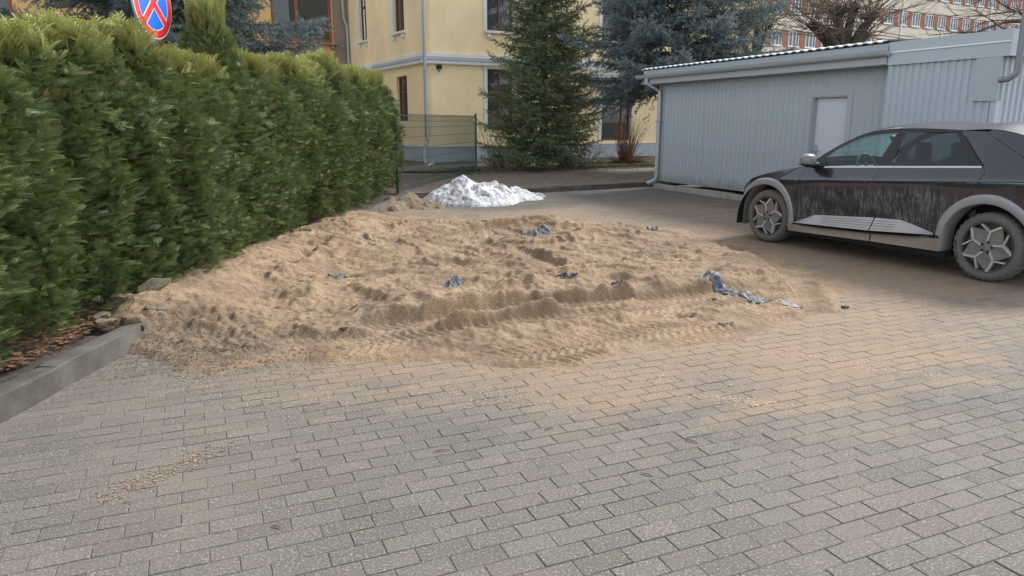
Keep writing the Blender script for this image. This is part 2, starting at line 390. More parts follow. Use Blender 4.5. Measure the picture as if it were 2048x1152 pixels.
MAT.update(paver=m_paver(), joint=m_joint(), sand=m_sand(), snow=m_snow(), kerb=m_kerb(), footway=m_sidewalk(),
  soil=m_soil('bed_soil', (0.03, 0.024, 0.018), (0.10, 0.075, 0.055)), clod=m_soil('clod_soil', (0.11, 0.08, 0.05), (0.27, 0.20, 0.13)),
  crust=m_soil('grey_crust', (0.10, 0.08, 0.055), (0.25, 0.195, 0.135)),
  ground=m_soil('far_ground', (0.09, 0.08, 0.065), (0.16, 0.145, 0.12), 3),
  thuja=m_leafmat('thuja_green', (0.026, 0.048, 0.016), (0.145, 0.195, 0.066), (0.36, 0.35, 0.105), .55, .18),
  litter=m_leafmat('dead_leaf', (0.09, 0.045, 0.025), (0.26, 0.14, 0.075), (0.3, 0.2, 0.12), .8, .1),
  spruce=m_leafmat('spruce_green', (0.045, 0.068, 0.034), (0.15, 0.19, 0.09), (0.26, 0.30, 0.14), .6, .1),
  bluespruce=m_leafmat('blue_spruce', (0.070, 0.095, 0.094), (0.175, 0.215, 0.21), (0.27, 0.315, 0.30), .6, .1),
  grass=m_leafmat('short_grass', (0.07, 0.085, 0.03), (0.16, 0.165, 0.06), (0.22, 0.2, 0.09), .7, .15),
  bark=m_bark('bark_brown', (0.04, 0.03, 0.022), (0.12, 0.095, 0.07)), twig=m_bark('twig_brown', (0.10, 0.075, 0.05), (0.22, 0.165, 0.11)),
  darkbark=m_bark('dark_bark', (0.028, 0.024, 0.020), (0.085, 0.072, 0.058)),
  redtwig=m_bark('red_stem', (0.12, 0.058, 0.034), (0.26, 0.14, 0.08)), paletwig=m_bark('pale_twig', (0.22, 0.16, 0.10), (0.36, 0.28, 0.18)),
  cream=m_stucco('cream_stucco', (0.91, 0.735, 0.44), (0.55, 0.44, 0.29), .22), ochre=m_stucco('ochre_stucco', (0.76, 0.49, 0.20), (0.42, 0.28, 0.15), .5),
  oldplaster=m_stucco('bare_plaster', (0.30, 0.235, 0.175), (0.16, 0.12, 0.09), .5), plinth=m_stucco('blue_grey_plinth', (0.40, 0.44, 0.475), (0.22, 0.23, 0.23), .4),
  whitetrim=m_stucco('white_trim', (0.72, 0.73, 0.73), (0.4, 0.4, 0.38), .3), greytrim=m_stucco('grey_ledge', (0.47, 0.49, 0.50), (0.3, 0.3, 0.29), .35),
  brownframe=simple('brown_window_frame', (0.13, 0.045, 0.03), .5), redframe=simple('red_brown_frame', (0.27, 0.085, 0.045), .55), whiteframe=simple('white_window_frame', (0.75, 0.76, 0.77), .45, var=.05),
  pane=m_glass('window_pane', (.55, .6, .62), .55), curtain=simple('curtain', (0.40, 0.41, 0.42), .9), darkroom=simple('dark_interior', (0.05, 0.05, 0.052), .9),
  zinc=m_dirtymetal('zinc_pipe', (0.42, 0.455, 0.48), (0.25, 0.25, 0.24), .38, .3, .35), darkpipe=simple('dark_grey_pipe', (0.17, 0.19, 0.21), .45),
  sheet=m_dirtymetal('grey_blue_sheet', (0.345, 0.395, 0.425), (0.30, 0.33, 0.34), .5, .2, 0.0, True), sheet2=m_dirtymetal('pale_grey_sheet', (0.385, 0.445, 0.485), (0.345, 0.385, 0.41), .48, .25),
  trimsheet=m_dirtymetal('grey_flashing', (0.345, 0.39, 0.42), (0.28, 0.30, 0.305), .48, .35), doorleaf=m_dirtymetal('pale_steel_door', (0.50, 0.54, 0.59), (0.44, 0.47, 0.48), .5, .2),
  roofsheet=simple('white_roof_sheet', (0.70, 0.73, 0.74), .45), black=simple('black_void', (0.006, 0.006, 0.006), .95, var=.05), screw=simple('screw_head', (0.19, 0.215, 0.235), .5),
  chrome=simple('metal_handle', (0.62, 0.63, 0.65), .25, .9, var=.04), plinthblock=simple('plinth_concrete', (0.33, 0.30, 0.255), .93, var=.3, scale=8, bump=.01),
  fence=simple('green_fence_paint', (0.016, 0.085, 0.065), .5), wire=simple('green_wire', (0.012, 0.035, 0.028), .55),
  paint=m_carpaint(), roofpaint=m_roofpaint(), mirror=m_cladding('mirror_shell', (0.16, 0.162, 0.168), (0.15, 0.135, 0.115), .1, .6, .3), clad=m_cladding('silver_cladding', (0.27, 0.275, 0.285), (0.19, 0.175, 0.152), .1, .65, .38), sillclad=m_cladding('dirty_sill', (0.20, 0.19, 0.18), (0.245, 0.21, 0.17), .55, .95),
  silver=m_cladding('brushed_trim', (0.50, 0.51, 0.52), (0.33, 0.31, 0.275), .08, .6, .35), blackplastic=simple('black_plastic', (0.012, 0.012, 0.013), .45), gloss=simple('gloss_black', (0.008, 0.008, 0.009), .12, var=.05),
  tyre=m_cladding('dusty_tyre', (0.035, 0.034, 0.033), (0.135, 0.127, 0.113), .15, .75, .85), rim=simple('dark_rim', (0.05, 0.05, 0.05), .5), petal=m_petal('dusty_wheel_plate'), spoke=simple('machined_spoke', (0.42, 0.40, 0.365), .45, .2, var=.15, scale=20),
  glassf=m_glass('front_side_glass', (.70, .95, .88), .03), glassr=m_glass('privacy_glass', (.20, .22, .24), .12), glassw=m_glass('windscreen_glass', (.8, .92, .9), .04),
  seat=simple('grey_seat', (0.12, 0.12, 0.125), .8), lamp=simple('lamp_lens', (0.10, 0.11, 0.12), .1),
  plastic=None, brick=m_brick('red_brick'), farcream=m_stucco('far_cream_render', (0.70, 0.62, 0.52), (0.45, 0.4, 0.34), .3), farroof=simple('far_roof', (0.20, 0.13, 0.12), .9),
  signred=simple('sign_red', (0.62, 0.028, 0.035), .35, var=.05), signblue=simple('sign_blue', (0.012, 0.13, 0.62), .35, var=.05), signwhite=simple('sign_white', (0.80, 0.80, 0.80), .4, var=.04), signgrey=simple('sign_back', (0.42, 0.43, 0.44), .45, .3))
def m_plastic():
    k = NT('torn_plastic_film', .55); co = k.pos(); c = k.mix(k.ramp(k.noise(co, 22, 4, .7), .4, .7), (0.022, 0.026, 0.033), (0.10, 0.12, 0.145)); k.base(k.mix(k.ramp(k.noise(co, 14, 5, .75), .56, .66, 0, .7), c, (0.28, 0.20, 0.12))); k.bump(k.noise(co, 45, 4, .6), .01, .7); return k.m
MAT['plastic'] = m_plastic()
# ================================================================== THE SETTING
def kerb_x(y): return -3.02 + (np.asarray(y) - 4.0)*0.053          # face of the kerb beside the hedge
GA = R(-67.5); G0 = Vector((3.69, 18.68, 0))                        # garage wall: start and direction
GD = Vector((math.cos(GA), math.sin(GA), 0)); GN = Vector((math.cos(GA-math.pi/2), math.sin(GA-math.pi/2), 0))
FK0 = np.array([-1.55, 16.23]); FK1 = np.array([3.72, 19.33])       # far kerb line
FKD = (FK1-FK0)/np.linalg.norm(FK1-FK0); FKN = np.array([-FKD[1], FKD[0]])   # pointing away from the yard

# one sheet to the horizon
tag(np_obj('ground', [(-900,-900,-.06),(900,-900,-.06),(900,900,-.06),(-900,900,-.06)], [(0,1,2,3)], MAT['ground']), kind='structure')

# --- the paved yard: a joint bed and every paver on it
yard_poly = [(-3.25,.2),(13,.2),(13,18),(6.5,20.2),(3.75,19.35),(-1.55,16.25),(-2.4,16.6),(-2.55,13)]
pavement = MB().add([(x, y, -.003) for x, y in yard_poly], [tuple(range(len(yard_poly)))]).build('pavement', MAT['joint'])
tag(pavement, kind='structure')
PL, PW, PG = 0.2135, 0.1065, 0.0042
PA = R(23.1); pc, ps = math.cos(PA), math.sin(PA)
gi, gj = np.meshgrid(np.arange(-60, 90), np.arange(-130, 190), indexing='ij')
u = (gi + 0.5*(gj % 2))*PL + .02 + rng.normal(0, .0006, gi.shape); w = gj*PW + .035
px = (u*pc - w*ps).ravel(); py = (u*ps + w*pc).ravel()
gn = np.array([GN.x, GN.y])
keep = (px > kerb_x(py) - .05) & (py > .35) & (px < 12.5) & (py < 20)
keep &= ((px-FK0[0])*FKN[0] + (py-FK0[1])*FKN[1]) < .08
keep &= ((px-G0.x)*gn[0] + (py-G0.y)*gn[1]) > -.05
keep &= (py < 16.4) | (px > -2.0)
hp = R(12.85)
dep = py*math.cos(hp) + CAM_H*math.sin(hp)
vis = (np.abs(px)/dep < .85) & (py > 2.1)
keep &= (np.abs(px)/np.maximum(dep, .1) < 1.5)
px, py, vis = px[keep], py[keep], vis[keep]
order = np.argsort(np.where(vis, np.hypot(px, py), 1e6)); px, py = px[order], py[order]
def paver_verts(r):
    a, b = PL/2-PG/2, PW/2-PG/2; c = .002
    base = np.array([(-a+c,-b+c,0),(a-c,-b+c,0),(a-c,b-c,0),(-a+c,b-c,0),(-a,-b,-c),(a,-b,-c),(a,b,-c),(-a,b,-c),(-a,-b,-.05),(a,-b,-.05),(a,b,-.05),(-a,b,-.05)])
    j = np.zeros_like(base); j[:8, :2] = r.normal(0, .0007, (8, 2)); j[:4, 2] = r.normal(0, .0007, 4)
    return base + j
PF = np.array([(0,1,2,3),(4,5,1,0),(5,6,2,1),(6,7,3,2),(7,4,0,3),(8,9,5,4),(9,10,6,5),(10,11,7,6),(11,8,4,7)])
variants = [np_mesh('paver', paver_verts(rng), PF, MAT['paver']) for i in range(12)]
NP = 300
for i in range(NP):
    o = bpy.data.objects.new('paver', variants[i*7 % 12]); link(o, pavement)
    o.location = (px[i], py[i], rng.normal(0, .0007)); o.rotation_euler = (rng.normal(0, .0025), rng.normal(0, .0025), PA + rng.normal(0, .0018) + (math.pi if rng.random() < .5 else 0))
rest = []
rot = np.array([[pc, ps, 0], [-ps, pc, 0], [0, 0, 1]])
n_rest = len(px)-NP
bv = np.stack([paver_verts(rng) for _ in range(64)])[rng.integers(0, 64, n_rest)] @ rot
bv += np.stack([px[NP:], py[NP:], rng.normal(0, .0007, n_rest)], 1)[:, None, :]
bv[:, :8, 2] += rng.normal(0, .0003, (n_rest, 8))
o = np_obj('paver_field', bv.reshape(-1, 3), (PF[None] + np.arange(n_rest)[:, None, None]*12).reshape(-1, 4), MAT['paver'], pavement)
tag(o, kind='stuff')

# --- kerb stones beside the hedge, along the far footway
def kerb_run(name, pts_a, pts_b, stone, w, h, z0=0.0, face=+1, cham=.028, mat=None):
    a = Vector((*pts_a, 0)); b = Vector((*pts_b, 0)); d = (b-a); L = d.length; d.normalize()
    nrm = Vector((d.y, -d.x, 0))*face
    ang = math.atan2(d.y, d.x)
    root = MB().box((0, -w*.85 if face > 0 else w*.15, z0-.12), (L, -w*.15 if face > 0 else w*.85, z0+h-.03)).build(name, mat or MAT['kerb'])
    root.location = a; root.rotation_euler = (0, 0, ang); tag(root, kind='structure')
    n = max(1, round(L/stone)); sl = L/n
    for i in range(n):
        x0, x1 = i*sl+.004, (i+1)*sl-.004; j = rng.normal(0, .004, 4)
        y0, y1 = (-w, 0) if face > 0 else (0, w)
        prof = [(y0, z0-.1), (y0, z0+h-.01), (y0+.01, z0+h), (y1-cham*1.3, z0+h), (y1-cham*.3, z0+h-cham*.5), (y1, z0+h-cham*1.5), (y1+.012, z0-.1)] if face > 0 else \
               [(y1, z0-.1), (y1, z0+h-.01), (y1-.01, z0+h), (y0+cham*1.3, z0+h), (y0+cham*.3, z0+h-cham*.5), (y0, z0+h-cham*1.5), (y0-.012, z0-.1)]
        vs = []; ns = 6
        for q in range(ns+1):
            x = x0+(x1-x0)*q/ns
            e = .004 if q in (0, ns) else 0
            for k, (yy, zz) in enumerate(prof): vs.append((x, yy + j[0] + rng.normal(0, .0018), zz - (e if zz > z0 else 0) + j[1]*(zz > z0) + rng.normal(0, .0015)))
        m = len(prof); fs = [tuple(q*m+k for k in (range(m) if face < 0 else range(m-1, -1, -1))) for q in (0,)] + [tuple(ns*m+k for k in range(m))]
        for q in range(ns):
            for k in range(m-1): fs.append((q*m+k, q*m+k+1, (q+1)*m+k+1, (q+1)*m+k))
        MB().add(vs, fs).build('kerb_stone', mat or MAT['kerb'], root, smooth=True)
    return root
kerb_run('hedge_kerb', (float(kerb_x(2.4)), 2.4), (float(kerb_x(16.0)), 16.0), 1.0, .16, .165)
kerb_run('footway_kerb', tuple(FK0), tuple(FK1), 1.0, .15, .13, face=+1)
F2A = np.array([-1.0, 23.05]); F2B = np.array([6.2, 26.6])
kerb_run('bed_kerb', tuple(F2A), tuple(F2B), 1.0, .10, .10, z0=.12, face=+1)

# --- footway beyond the far kerb (worn brown asphalt), bed along the building, soil under the hedge
def slab(name, poly, z, mat, zf=None, thick=.1):
    n = len(poly); vs = [(x, y, z) for x, y in poly] + [(x, y, z-thick) for x, y in poly]
    o = MB().add(vs, [tuple(range(n))] + [((i+1) % n, i, n+i, n+(i+1) % n) for i in range(n)]).build(name, mat)
    return tag(o, kind='structure')
k0 = FK0 + FKN*.15; k1 = FK1 + FKN*.15
slab('footway', [tuple(k0 - FKD*.6), tuple(k1 + FKD*.05), (4.6, 19.9), (12, 24), (9, 28.4), (6.4, 26.5), (-1.0, 22.95), (-5.5, 22), (-6.5, 16.4), (-3.4, 15.8)], .115, MAT['footway'])
def terrain(name, x0, x1, y0, y1, step, zf, mat, keepf=None, kind='structure'):
    xs = np.arange(x0, x1+1e-6, step); ys = np.arange(y0, y1+1e-6, step); X, Y = np.meshgrid(xs, ys, indexing='ij'); Z = zf(X, Y)
    nx, ny = X.shape; idx = np.arange(nx*ny).reshape(nx, ny)
    F = np.stack([idx[:-1,:-1], idx[1:,:-1], idx[1:,1:], idx[:-1,1:]], -1).reshape(-1, 4)
    V = np.stack([X, Y, Z], -1).reshape(-1, 3)
    if keepf is not None:
        k = keepf(V[F].mean(1)); F = F[k]; u, inv = np.unique(F, return_inverse=True); V = V[u]; F = inv.reshape(-1, 4)
    return tag(np_obj(name, V, F, mat, smooth=True), kind=kind)
terrain('soil_bed', -6.2, -2.2, 2.0, 16.6, .05, lambda X, Y: .105 + .035*fbm(3, X*2.2, Y*2.2, 4) + .02*fbm(4, X*9, Y*9, 3), MAT['soil'], lambda c: c[:, 0] < kerb_x(c[:, 1]) - .06)
def side2(c): return (c[:, 0]-F2A[0])*(-(F2B-F2A)[1]) + (c[:, 1]-F2A[1])*((F2B-F2A)[0])
terrain('planting_bed', -6.0, 10.0, 22.4, 34.0, .14, lambda X, Y: .17 + .06*fbm(5, X*1.1, Y*1.1, 4), MAT['soil'], lambda c: (side2(c) > .4) & (c[:, 1] < 34))

# --- the spread of sand -------------------------------------------------
edge = np.array([(-3.45,5.15),(-3.0,5.05),(-2.34,4.66),(-1.96,4.52),(-1.59,4.66),(-.94,4.72),(-.42,4.72),(.1,4.68),(.55,4.68),(1.01,5.02),(1.8,5.22),(2.45,5.65),(2.95,6.02),(3.3,6.5),(3.55,7.2),(3.5,8.2),(3.35,9.2),(3.15,10.4),(2.85,11.2),(2.2,11.6),(1.31,12.15),(-.21,12.6),(-1.53,12.8),(-2.5,13.3),(-3.0,13.2),(-3.5,11.5),(-3.75,9),(-3.8,7)])
def poly_sd(X, Y, P):
    """signed distance, positive inside"""
    x = X.ravel(); y = Y.ravel(); d = np.full(x.shape, 1e9); ins = np.zeros(x.shape, bool)
    for i in range(len(P)):
        ax, ay = P[i]; bx, by = P[(i+1) % len(P)]; ex, ey = bx-ax, by-ay
        t = np.clip(((x-ax)*ex + (y-ay)*ey)/(ex*ex+ey*ey), 0, 1); d = np.minimum(d, np.hypot(x-ax-t*ex, y-ay-t*ey))
        c = (ay > y) != (by > y); ins ^= c & (x < (bx-ax)*(y-ay)/(by-ay+1e-12) + ax)
    return np.where(ins, d, -d).reshape(X.shape)
def path_dist(X, Y, P):
    """distance to a smooth path, arc length along it, signed side"""
    P = np.array(P, float); Q = []
    for i in range(len(P)-1):
        p0 = P[max(i-1, 0)]; p1 = P[i]; p2 = P[i+1]; p3 = P[min(i+2, len(P)-1)]
        for t in np.linspace(0, 1, 9)[:-1]: Q.append(.5*((2*p1)+(-p0+p2)*t+(2*p0-5*p1+4*p2-p3)*t*t+(-p0+3*p1-3*p2+p3)*t**3))
    Q.append(P[-1]); Q = np.array(Q); best = np.full(X.shape, 1e9); S = np.zeros(X.shape); sd = np.zeros(X.shape); s0 = 0
    for i in range(len(Q)-1):
        e = Q[i+1]-Q[i]; L = np.hypot(*e)
        if L < 1e-6: continue
        t = np.clip(((X-Q[i][0])*e[0]+(Y-Q[i][1])*e[1])/L**2, 0, 1); dx = X-Q[i][0]-t*e[0]; dy = Y-Q[i][1]-t*e[1]; d = np.hypot(dx, dy)
        m = d < best; best = np.where(m, d, best); S = np.where(m, s0+t*L, S); sd = np.where(m, np.sign(e[0]*dy-e[1]*dx)*d, sd); s0 += L
    return best, S, sd, s0
tracks = [  # path, half width, floor height, tread depth
    ([(-1.3,5.02),(-.48,5.44),(.31,5.83),(1.22,6.20),(2.2,6.52),(3.2,6.95)], .125, .030, .011),
    ([(-.9,4.55),(.28,5.10),(1.1,5.56),(2.02,5.95),(2.75,6.45)], .125, .034, .012),
    ([(.1,4.60),(.81,5.03),(1.44,5.38),(2.5,5.9),(3.3,6.4)], .125, .026, .013),
    ([(-1.25,5.45),(-.51,5.80),(.11,6.17),(1.04,6.45),(1.87,6.70),(2.9,7.35)], .13, .035, .010),
    ([(-.55,9.9),(-.43,9.55),(.09,8.5),(.47,7.45)], .14, .13, .016),
    ([(-2.25,4.45),(-1.98,4.78),(-1.74,4.96),(-1.35,4.84)], .12, .045, .014),
    ([(-2.0,4.52),(-1.75,4.70),(-1.45,4.66)], .09, .035, .014),
    ([(2.4,5.4),(2.75,6.4),(3.05,7.9),(3.0,9.6)], .13, .018, .010),
    ([(3.3,6.2),(3.25,8.0),(2.6,10.6)], .13, .012, .010),
    ([(-.2,4.75),(.75,5.28),(1.6,5.68),(2.6,6.2)], .11, .030, .013),
    ([(-1.9,5.25),(-1.1,5.28),(-.2,5.62),(.7,6.05),(1.7,6.45)], .11, .034, .011),
    ([(1.05,6.05),(1.25,6.35),(1.3,6.6)], .12, .05, .015),
    ([(-1.6,9.2),(-.2,10.9),(1.6,11.6)], .14, .05, .01),
]
crests = [([(-1.07,5.2),(-.98,5.64),(-.84,6.1),(-.6,5.88),(-.47,5.61)], .07), ([(-.37,5.57),(-.11,6.22),(.16,6.32),(.28,6.1),(.71,6.47),(1.21,6.75),(1.82,6.88),(2.07,6.61)], .075),
    ([(-.57,5.2),(-.25,5.52),(.11,5.8),(.32,6.0),(.74,5.96),(1.02,5.83)], .055), ([(.22,4.63),(.6,5.01),(.85,5.04),(1.44,5.36)], .03), ([(.04,8.73),(.32,8.09),(.55,7.45),(.77,8.09),(1.27,8.91)], .035),
    ([(-2.36,7.28),(-2.28,8.09),(-2.2,9.21),(-1.99,10.13),(-1.63,10.52)][::-1], .08), ([(1.14,6.05),(1.44,6.28),(1.8,6.47),(2.08,6.32)], .04), ([(-2.27,10.13),(-1.98,10.88),(-1.48,11.04),(-.84,11.73)], .06),
    ([(2.63,10.13),(2.82,8.91),(2.97,7.94),(3.09,7.16)][::-1], .035), ([(-1.8,6.32),(-1.65,6.82),(-1.3,6.51),(-1.01,6.13)], .06), ([(-.55,6.32),(-.31,6.93),(.03,7.16),(.26,6.71)], .06),
    ([(-.2,9.6),(.5,9.4),(1.2,9.7),(1.9,9.5)], .06), ([(-1.0,8.3),(-.3,8.0),(.1,7.8)], .05), ([(1.2,8.0),(1.9,7.8),(2.5,8.0)], .05), ([(-.6,10.6),(.2,10.9),(.9,10.8)], .05), ([(1.0,7.45),(1.6,7.35),(2.2,7.5)], .04), ([(-1.6,7.4),(-1.2,7.7),(-.8,7.5)], .05)]
def sand_height(X, Y):
    wx = .10*fbm(40, X*2.4, Y*2.4, 3) + .28*fbm(39, X*.9, Y*.9, 2)
    sd = poly_sd(X, Y, edge) + wx + .05*fbm(41, X*9, Y*9, 3)
    ins = sstep(.05, 1.7, sd)*(1-.45*sstep(.8, 2.6, X))
    h = -.03 + .046*sstep(-.04, .20, sd) + .055*ins
    # bank pushed against the hedge
    kd = X - kerb_x(Y); along = sstep(5.0, 6.1, Y)*sstep(13.4, 12.2, Y)
    bank = np.exp(-((kd+.12)/np.where(kd > -.12, .62, .45))**2)
    h = h + along*bank*(.25*(1-.35*sstep(9, 12.5, Y)) + .02 + .05*fbm(42, X*.9+5, Y*.9, 2))
    # lumps, scoops and ridges left by the loader
    l1 = fbm(43, X*.95, Y*.95, 3); l2 = fbm(44, X*2.3, Y*2.3, 3); rid = 1-np.abs(fbm(45, X*1.25+.5*l1, Y*1.25, 3))*2.4
    h = h + ins*(.065*l1 + .04*l2 + .05*np.clip(rid, 0, 1)**2)
    def hump(cx, cy, rx, ry, a, rot=0.0):
        c, s = math.cos(rot), math.sin(rot); dx = X-cx; dy = Y-cy; p = (dx*c+dy*s)/rx; q = (-dx*s+dy*c)/ry
        return a*np.exp(-(p*p+q*q))
    for a in [(-.80,5.98,.40,.22,.12,.3),(-.05,6.36,.45,.2,.08,.4),(-1.9,6.6,.5,.4,.10,0),(-.9,7.1,.6,.4,.10,.3),(.25,6.85,.45,.25,.06,.2),(1.5,7.25,.8,.32,.08,.2),(2.0,7.1,.55,.2,.05,.15),
              (.55,8.2,.6,.5,.12,.2),(1.0,9.6,.6,.5,.13,0),(-.3,11.2,.8,.35,.10,.1),(.6,11.3,.7,.35,.14,.2),(1.7,10.9,.7,.3,.09,0),(-1.5,8.8,.7,.5,.12,.3),(-1.2,10.8,.6,.5,.11,0),(2.3,8.6,.6,.4,.07,0),
              (-2.5,12.0,.45,.8,.02,0),(-2.2,10.6,.5,.7,.10,0),(.9,5.55,.55,.1,.05,.42),(-.3,5.30,.6,.12,.045,.4),(-2.45,5.75,.45,.3,.10,0),(-2.95,5.6,.3,.35,.12,0)]:
        h = h + hump(*a)*(1 if a[4] < .2 else 1)*sstep(-.1, .3, sd)
    for a in [(-2.1,7.9,.5,.5,-.11,0),(-.55,6.75,.25,.2,-.09,0),(-1.75,7.35,.3,.2,-.06,0),(.0,7.6,.4,.3,-.06,0),(-.6,9.0,.5,.4,-.07,0),(1.6,8.6,.6,.4,-.06,0),(.2,10.3,.35,.25,-.06,0)]:
        h = h + hump(*a)
    # long furrows along the way the wheels went
    al = .42 - .9*sstep(6.5, 9.5, Y) + .25*l1; fx_, fy_ = X*np.cos(al)+Y*np.sin(al), -X*np.sin(al)+Y*np.cos(al)
    fur = fbm(57, fx_*.75, fy_*4.2, 3); h = h + sstep(0, .6, sd)*(.030*fur + .022*np.clip(1-np.abs(fbm(58, fx_*.6, fy_*3.0, 2))*3, 0, 1))
    # sharp churned edges
    ch1 = np.clip(1-np.abs(fbm(59, fx_*1.5+.4*l2, fy_*2.8, 3))*3.2, 0, 1)**1.5; ch2 = np.clip(1-np.abs(fbm(60, X*5.2+l2, Y*5.2, 3))*3.0, 0, 1)**1.4
    h = h + sstep(.1, .9, sd)*(.050*ch1*(.4+.6*sstep(-.2, .4, l1)) + .013*ch2) - sstep(.2, .9, sd)*.02
    # crests the wheels threw up: steep on the near side, easing off behind
    for P, A in crests:
        d, S, sv, L = path_dist(X, Y, P); e = sstep(0, .18, S+.06)*sstep(0, .18, L-S+.06)
        sv = sv + .03*fbm(55, X*4, Y*4, 3)
        back = np.exp(-(np.clip(sv, 0, 9)/.30)**1.4); front = np.exp(-(np.clip(-sv, 0, 9)/.06)**1.6)
        h = h + 1.55*A*(.75+.45*fbm(56, X*3, Y*3, 3))*np.where(sv > 0, back, front)*e*(d < 1.2)
    tmask = 0*X
    # tyre tracks: a flat pressed floor with a chevron tread and a raised lip
    for P, hw, fl, td in tracks:
        d, S, sdv, L = path_dist(X, Y, P)
        wob = .02*fbm(46, X*5, Y*5, 2); m = sstep(hw+.05, hw-.02, d+wob)*sstep(-.05, .25, S)*sstep(0, .3, L-S+.02)
        ch = np.sin((S + np.abs(sdv)*.75)*2*math.pi/.078)
        tread = td*2.1*np.tanh(ch*2.2)*.5*(.35+.65*sstep(-.6, .2, fbm(47, X*3, Y*3, 2)))
        floor = fl + .012*l2 + tread
        tgt = np.minimum(h, floor) if fl > .02 else np.minimum(h, floor)
        h = h*(1-m) + tgt*m*(h > fl-.01) + h*m*(h <= fl-.01)
        tmask = np.maximum(tmask*(1-m), m)
        lip = np.exp(-((d-hw-.06+wob)/.045)**2)*(.026+.03*fbm(48, X*4, Y*4, 2))*sstep(-.03, .9, sd)*(.3 if fl < .02 else 1)
        h = h + lip*sstep(0, .2, S)*sstep(0, .2, L-S)
    h = np.where(h > .03, .03 + (h-.03)*.78, h)
    # clods and crumbs
    rough = .35 + .65*sstep(-.25, .35, fbm(49, X*1.6, Y*1.6, 2))
    rough = np.maximum(rough, 1.3*np.exp(-(((X+2.2)/1.0)**2+((Y-5.3)/.8)**2)))
    c1 = fbm(50, X*11, Y*11, 3); c2 = fbm(51, X*26, Y*26, 3)
    rough = rough*(1-.85*tmask)
    h = h + sstep(-.05, .25, sd)*rough*(.45+.55*sstep(0,1.0,sd))*(.014*c1 + .017*c2) + .0035*fbm(52, X*60, Y*60, 2)
    h = h + sstep(0, .3, sd)*0.035*np.clip(c1-.32, 0, 1)*rough
    return h
xs = np.arange(-3.75, 3.9, .0155); ys = [4.2]
while ys[-1] < 13.5: ys.append(ys[-1] + .0105*(1+(ys[-1]-4.2)*.22))
X, Y = np.meshgrid(xs, np.array(ys), indexing='ij'); Z = sand_height(X, Y)
nx, ny = X.shape; idx = np.arange(nx*ny).reshape(nx, ny)
F = np.stack([idx[:-1,:-1], idx[1:,:-1], idx[1:,1:], idx[:-1,1:]], -1).reshape(-1, 4); V = np.stack([X, Y, Z], -1).reshape(-1, 3)
k = V[F][:, :, 2].max(1) > -.008; F = F[k]; un, inv = np.unique(F, return_inverse=True); V = V[un]; F = inv.reshape(-1, 4)
sandpile = np_obj('sand_pile', V, F, MAT['sand'], smooth=True)
tag(sandpile, 'spread heap of rutted yellow builders sand with tyre tracks on the pavers', 'sand')
SX, SY, SZ = xs, np.array(ys), Z
def sand_z(x, y):
    i = int(np.clip(np.searchsorted(SX, x), 0, len(SX)-1)); j = int(np.clip(np.searchsorted(SY, y), 0, len(SY)-1)); return float(max(0.0, SZ[i, j]))

# loose grains and chips strewn over the pavers: uncountable
def scatter_chips(name, n, fx, size, mat, tint=(0, 1), flat=.35):
    P = fx(n); n = len(P); tri = np.array([(-.5,-.35,0),(.55,-.3,.1),(.3,.45,0),(-.45,.3,.15)])
    a = rng.uniform(0, 6.283, n); s = size*rng.uniform(.5, 1.5, n)
    c, q = np.cos(a), np.sin(a); Rm = np.zeros((n, 3, 3)); Rm[:,0,0] = c; Rm[:,0,1] = -q; Rm[:,1,0] = q; Rm[:,1,1] = c; Rm[:,2,2] = flat*rng.uniform(-1, 2, n)
    T = tri[None]*rng.uniform(.7, 1.3, (n, 4, 3)); Vv = np.einsum('nij,nkj->nki', Rm, T)*s[:, None, None] + P[:, None, :]
    at = np.repeat(rng.uniform(*tint, n), 4)
    return tag(np_obj(name, Vv.reshape(-1, 3), np.arange(n*4).reshape(-1, 4), mat, attr={'tint': at, 'tip': at*0}), kind='stuff')
def m_chip():
    k = NT('loose_grit', .9); k.base(k.mix(k.attr('tint'), (0.26, 0.175, 0.105), (0.58, 0.45, 0.32))); return k.m
def m_brownchip():
    k = NT('brown_seed_husk', .85); k.base(k.mix(k.attr('tint'), (0.11, 0.07, 0.045), (0.36, 0.25, 0.16))); return k.m
MAT['crumb'] = NT('soil_crumb', .95).base((0.13, 0.105, 0.08, 1)).m; MAT['chip'] = m_chip(); MAT['husk'] = m_brownchip()
def grit_pts(n):
    x = rng.uniform(-3.0, 6.0, n); y = rng.uniform(2.2, 9.5, n); sdv = poly_sd(x, y, edge)
    p = np.exp(-np.clip(-sdv, 0, 9)/.5)*.9 + .03; k = (rng.random(n) < p) & (sdv < .1) & (x > kerb_x(y)+.03)
    return np.stack([x[k], y[k], np.full(k.sum(), .002)], 1)
scatter_chips('loose_grit', 60000, grit_pts, .0055, MAT['chip'])
def husk_pts(n):
    A = np.array([-1.86, 2.95]); B = np.array([-1.43, 3.62]); t = rng.beta(1.4, 1.6, n); off = rng.normal(0, .05, n)
    d = B-A; nn = np.array([-d[1], d[0]])/np.hypot(*d); p = A + t[:, None]*d + off[:, None]*nn
    return np.stack([p[:, 0], p[:, 1], np.full(n, .004)], 1)
scatter_chips('brown_husks', 420, husk_pts, .009, MAT['husk'])
def pale_pts(n):
    a = [(2.2,5.0,.25,.06),(1.35,4.15,.22,.05),(1.0,4.55,.35,.08),(-.1,4.2,.3,.09),(2.9,5.6,.5,.07),(-1.5,4.2,.4,.12),(3.9,6.2,.6,.1),(2.5,4.75,.3,.04),(4.2,7.2,.4,.1)]
    i = rng.integers(0, len(a), n); A = np.array(a)[i]; u = rng.normal(0, 1, n)*A[:, 2]; v = rng.normal(0, 1, n)*A[:, 3]
    return np.stack([A[:, 0] + u*.8 + v*.5, A[:, 1] - u*.35 + v, np.full(n, .003)], 1)
scatter_chips('pale_grit_drifts', 3000, pale_pts, .007, MAT['chip'], (.3, .9))
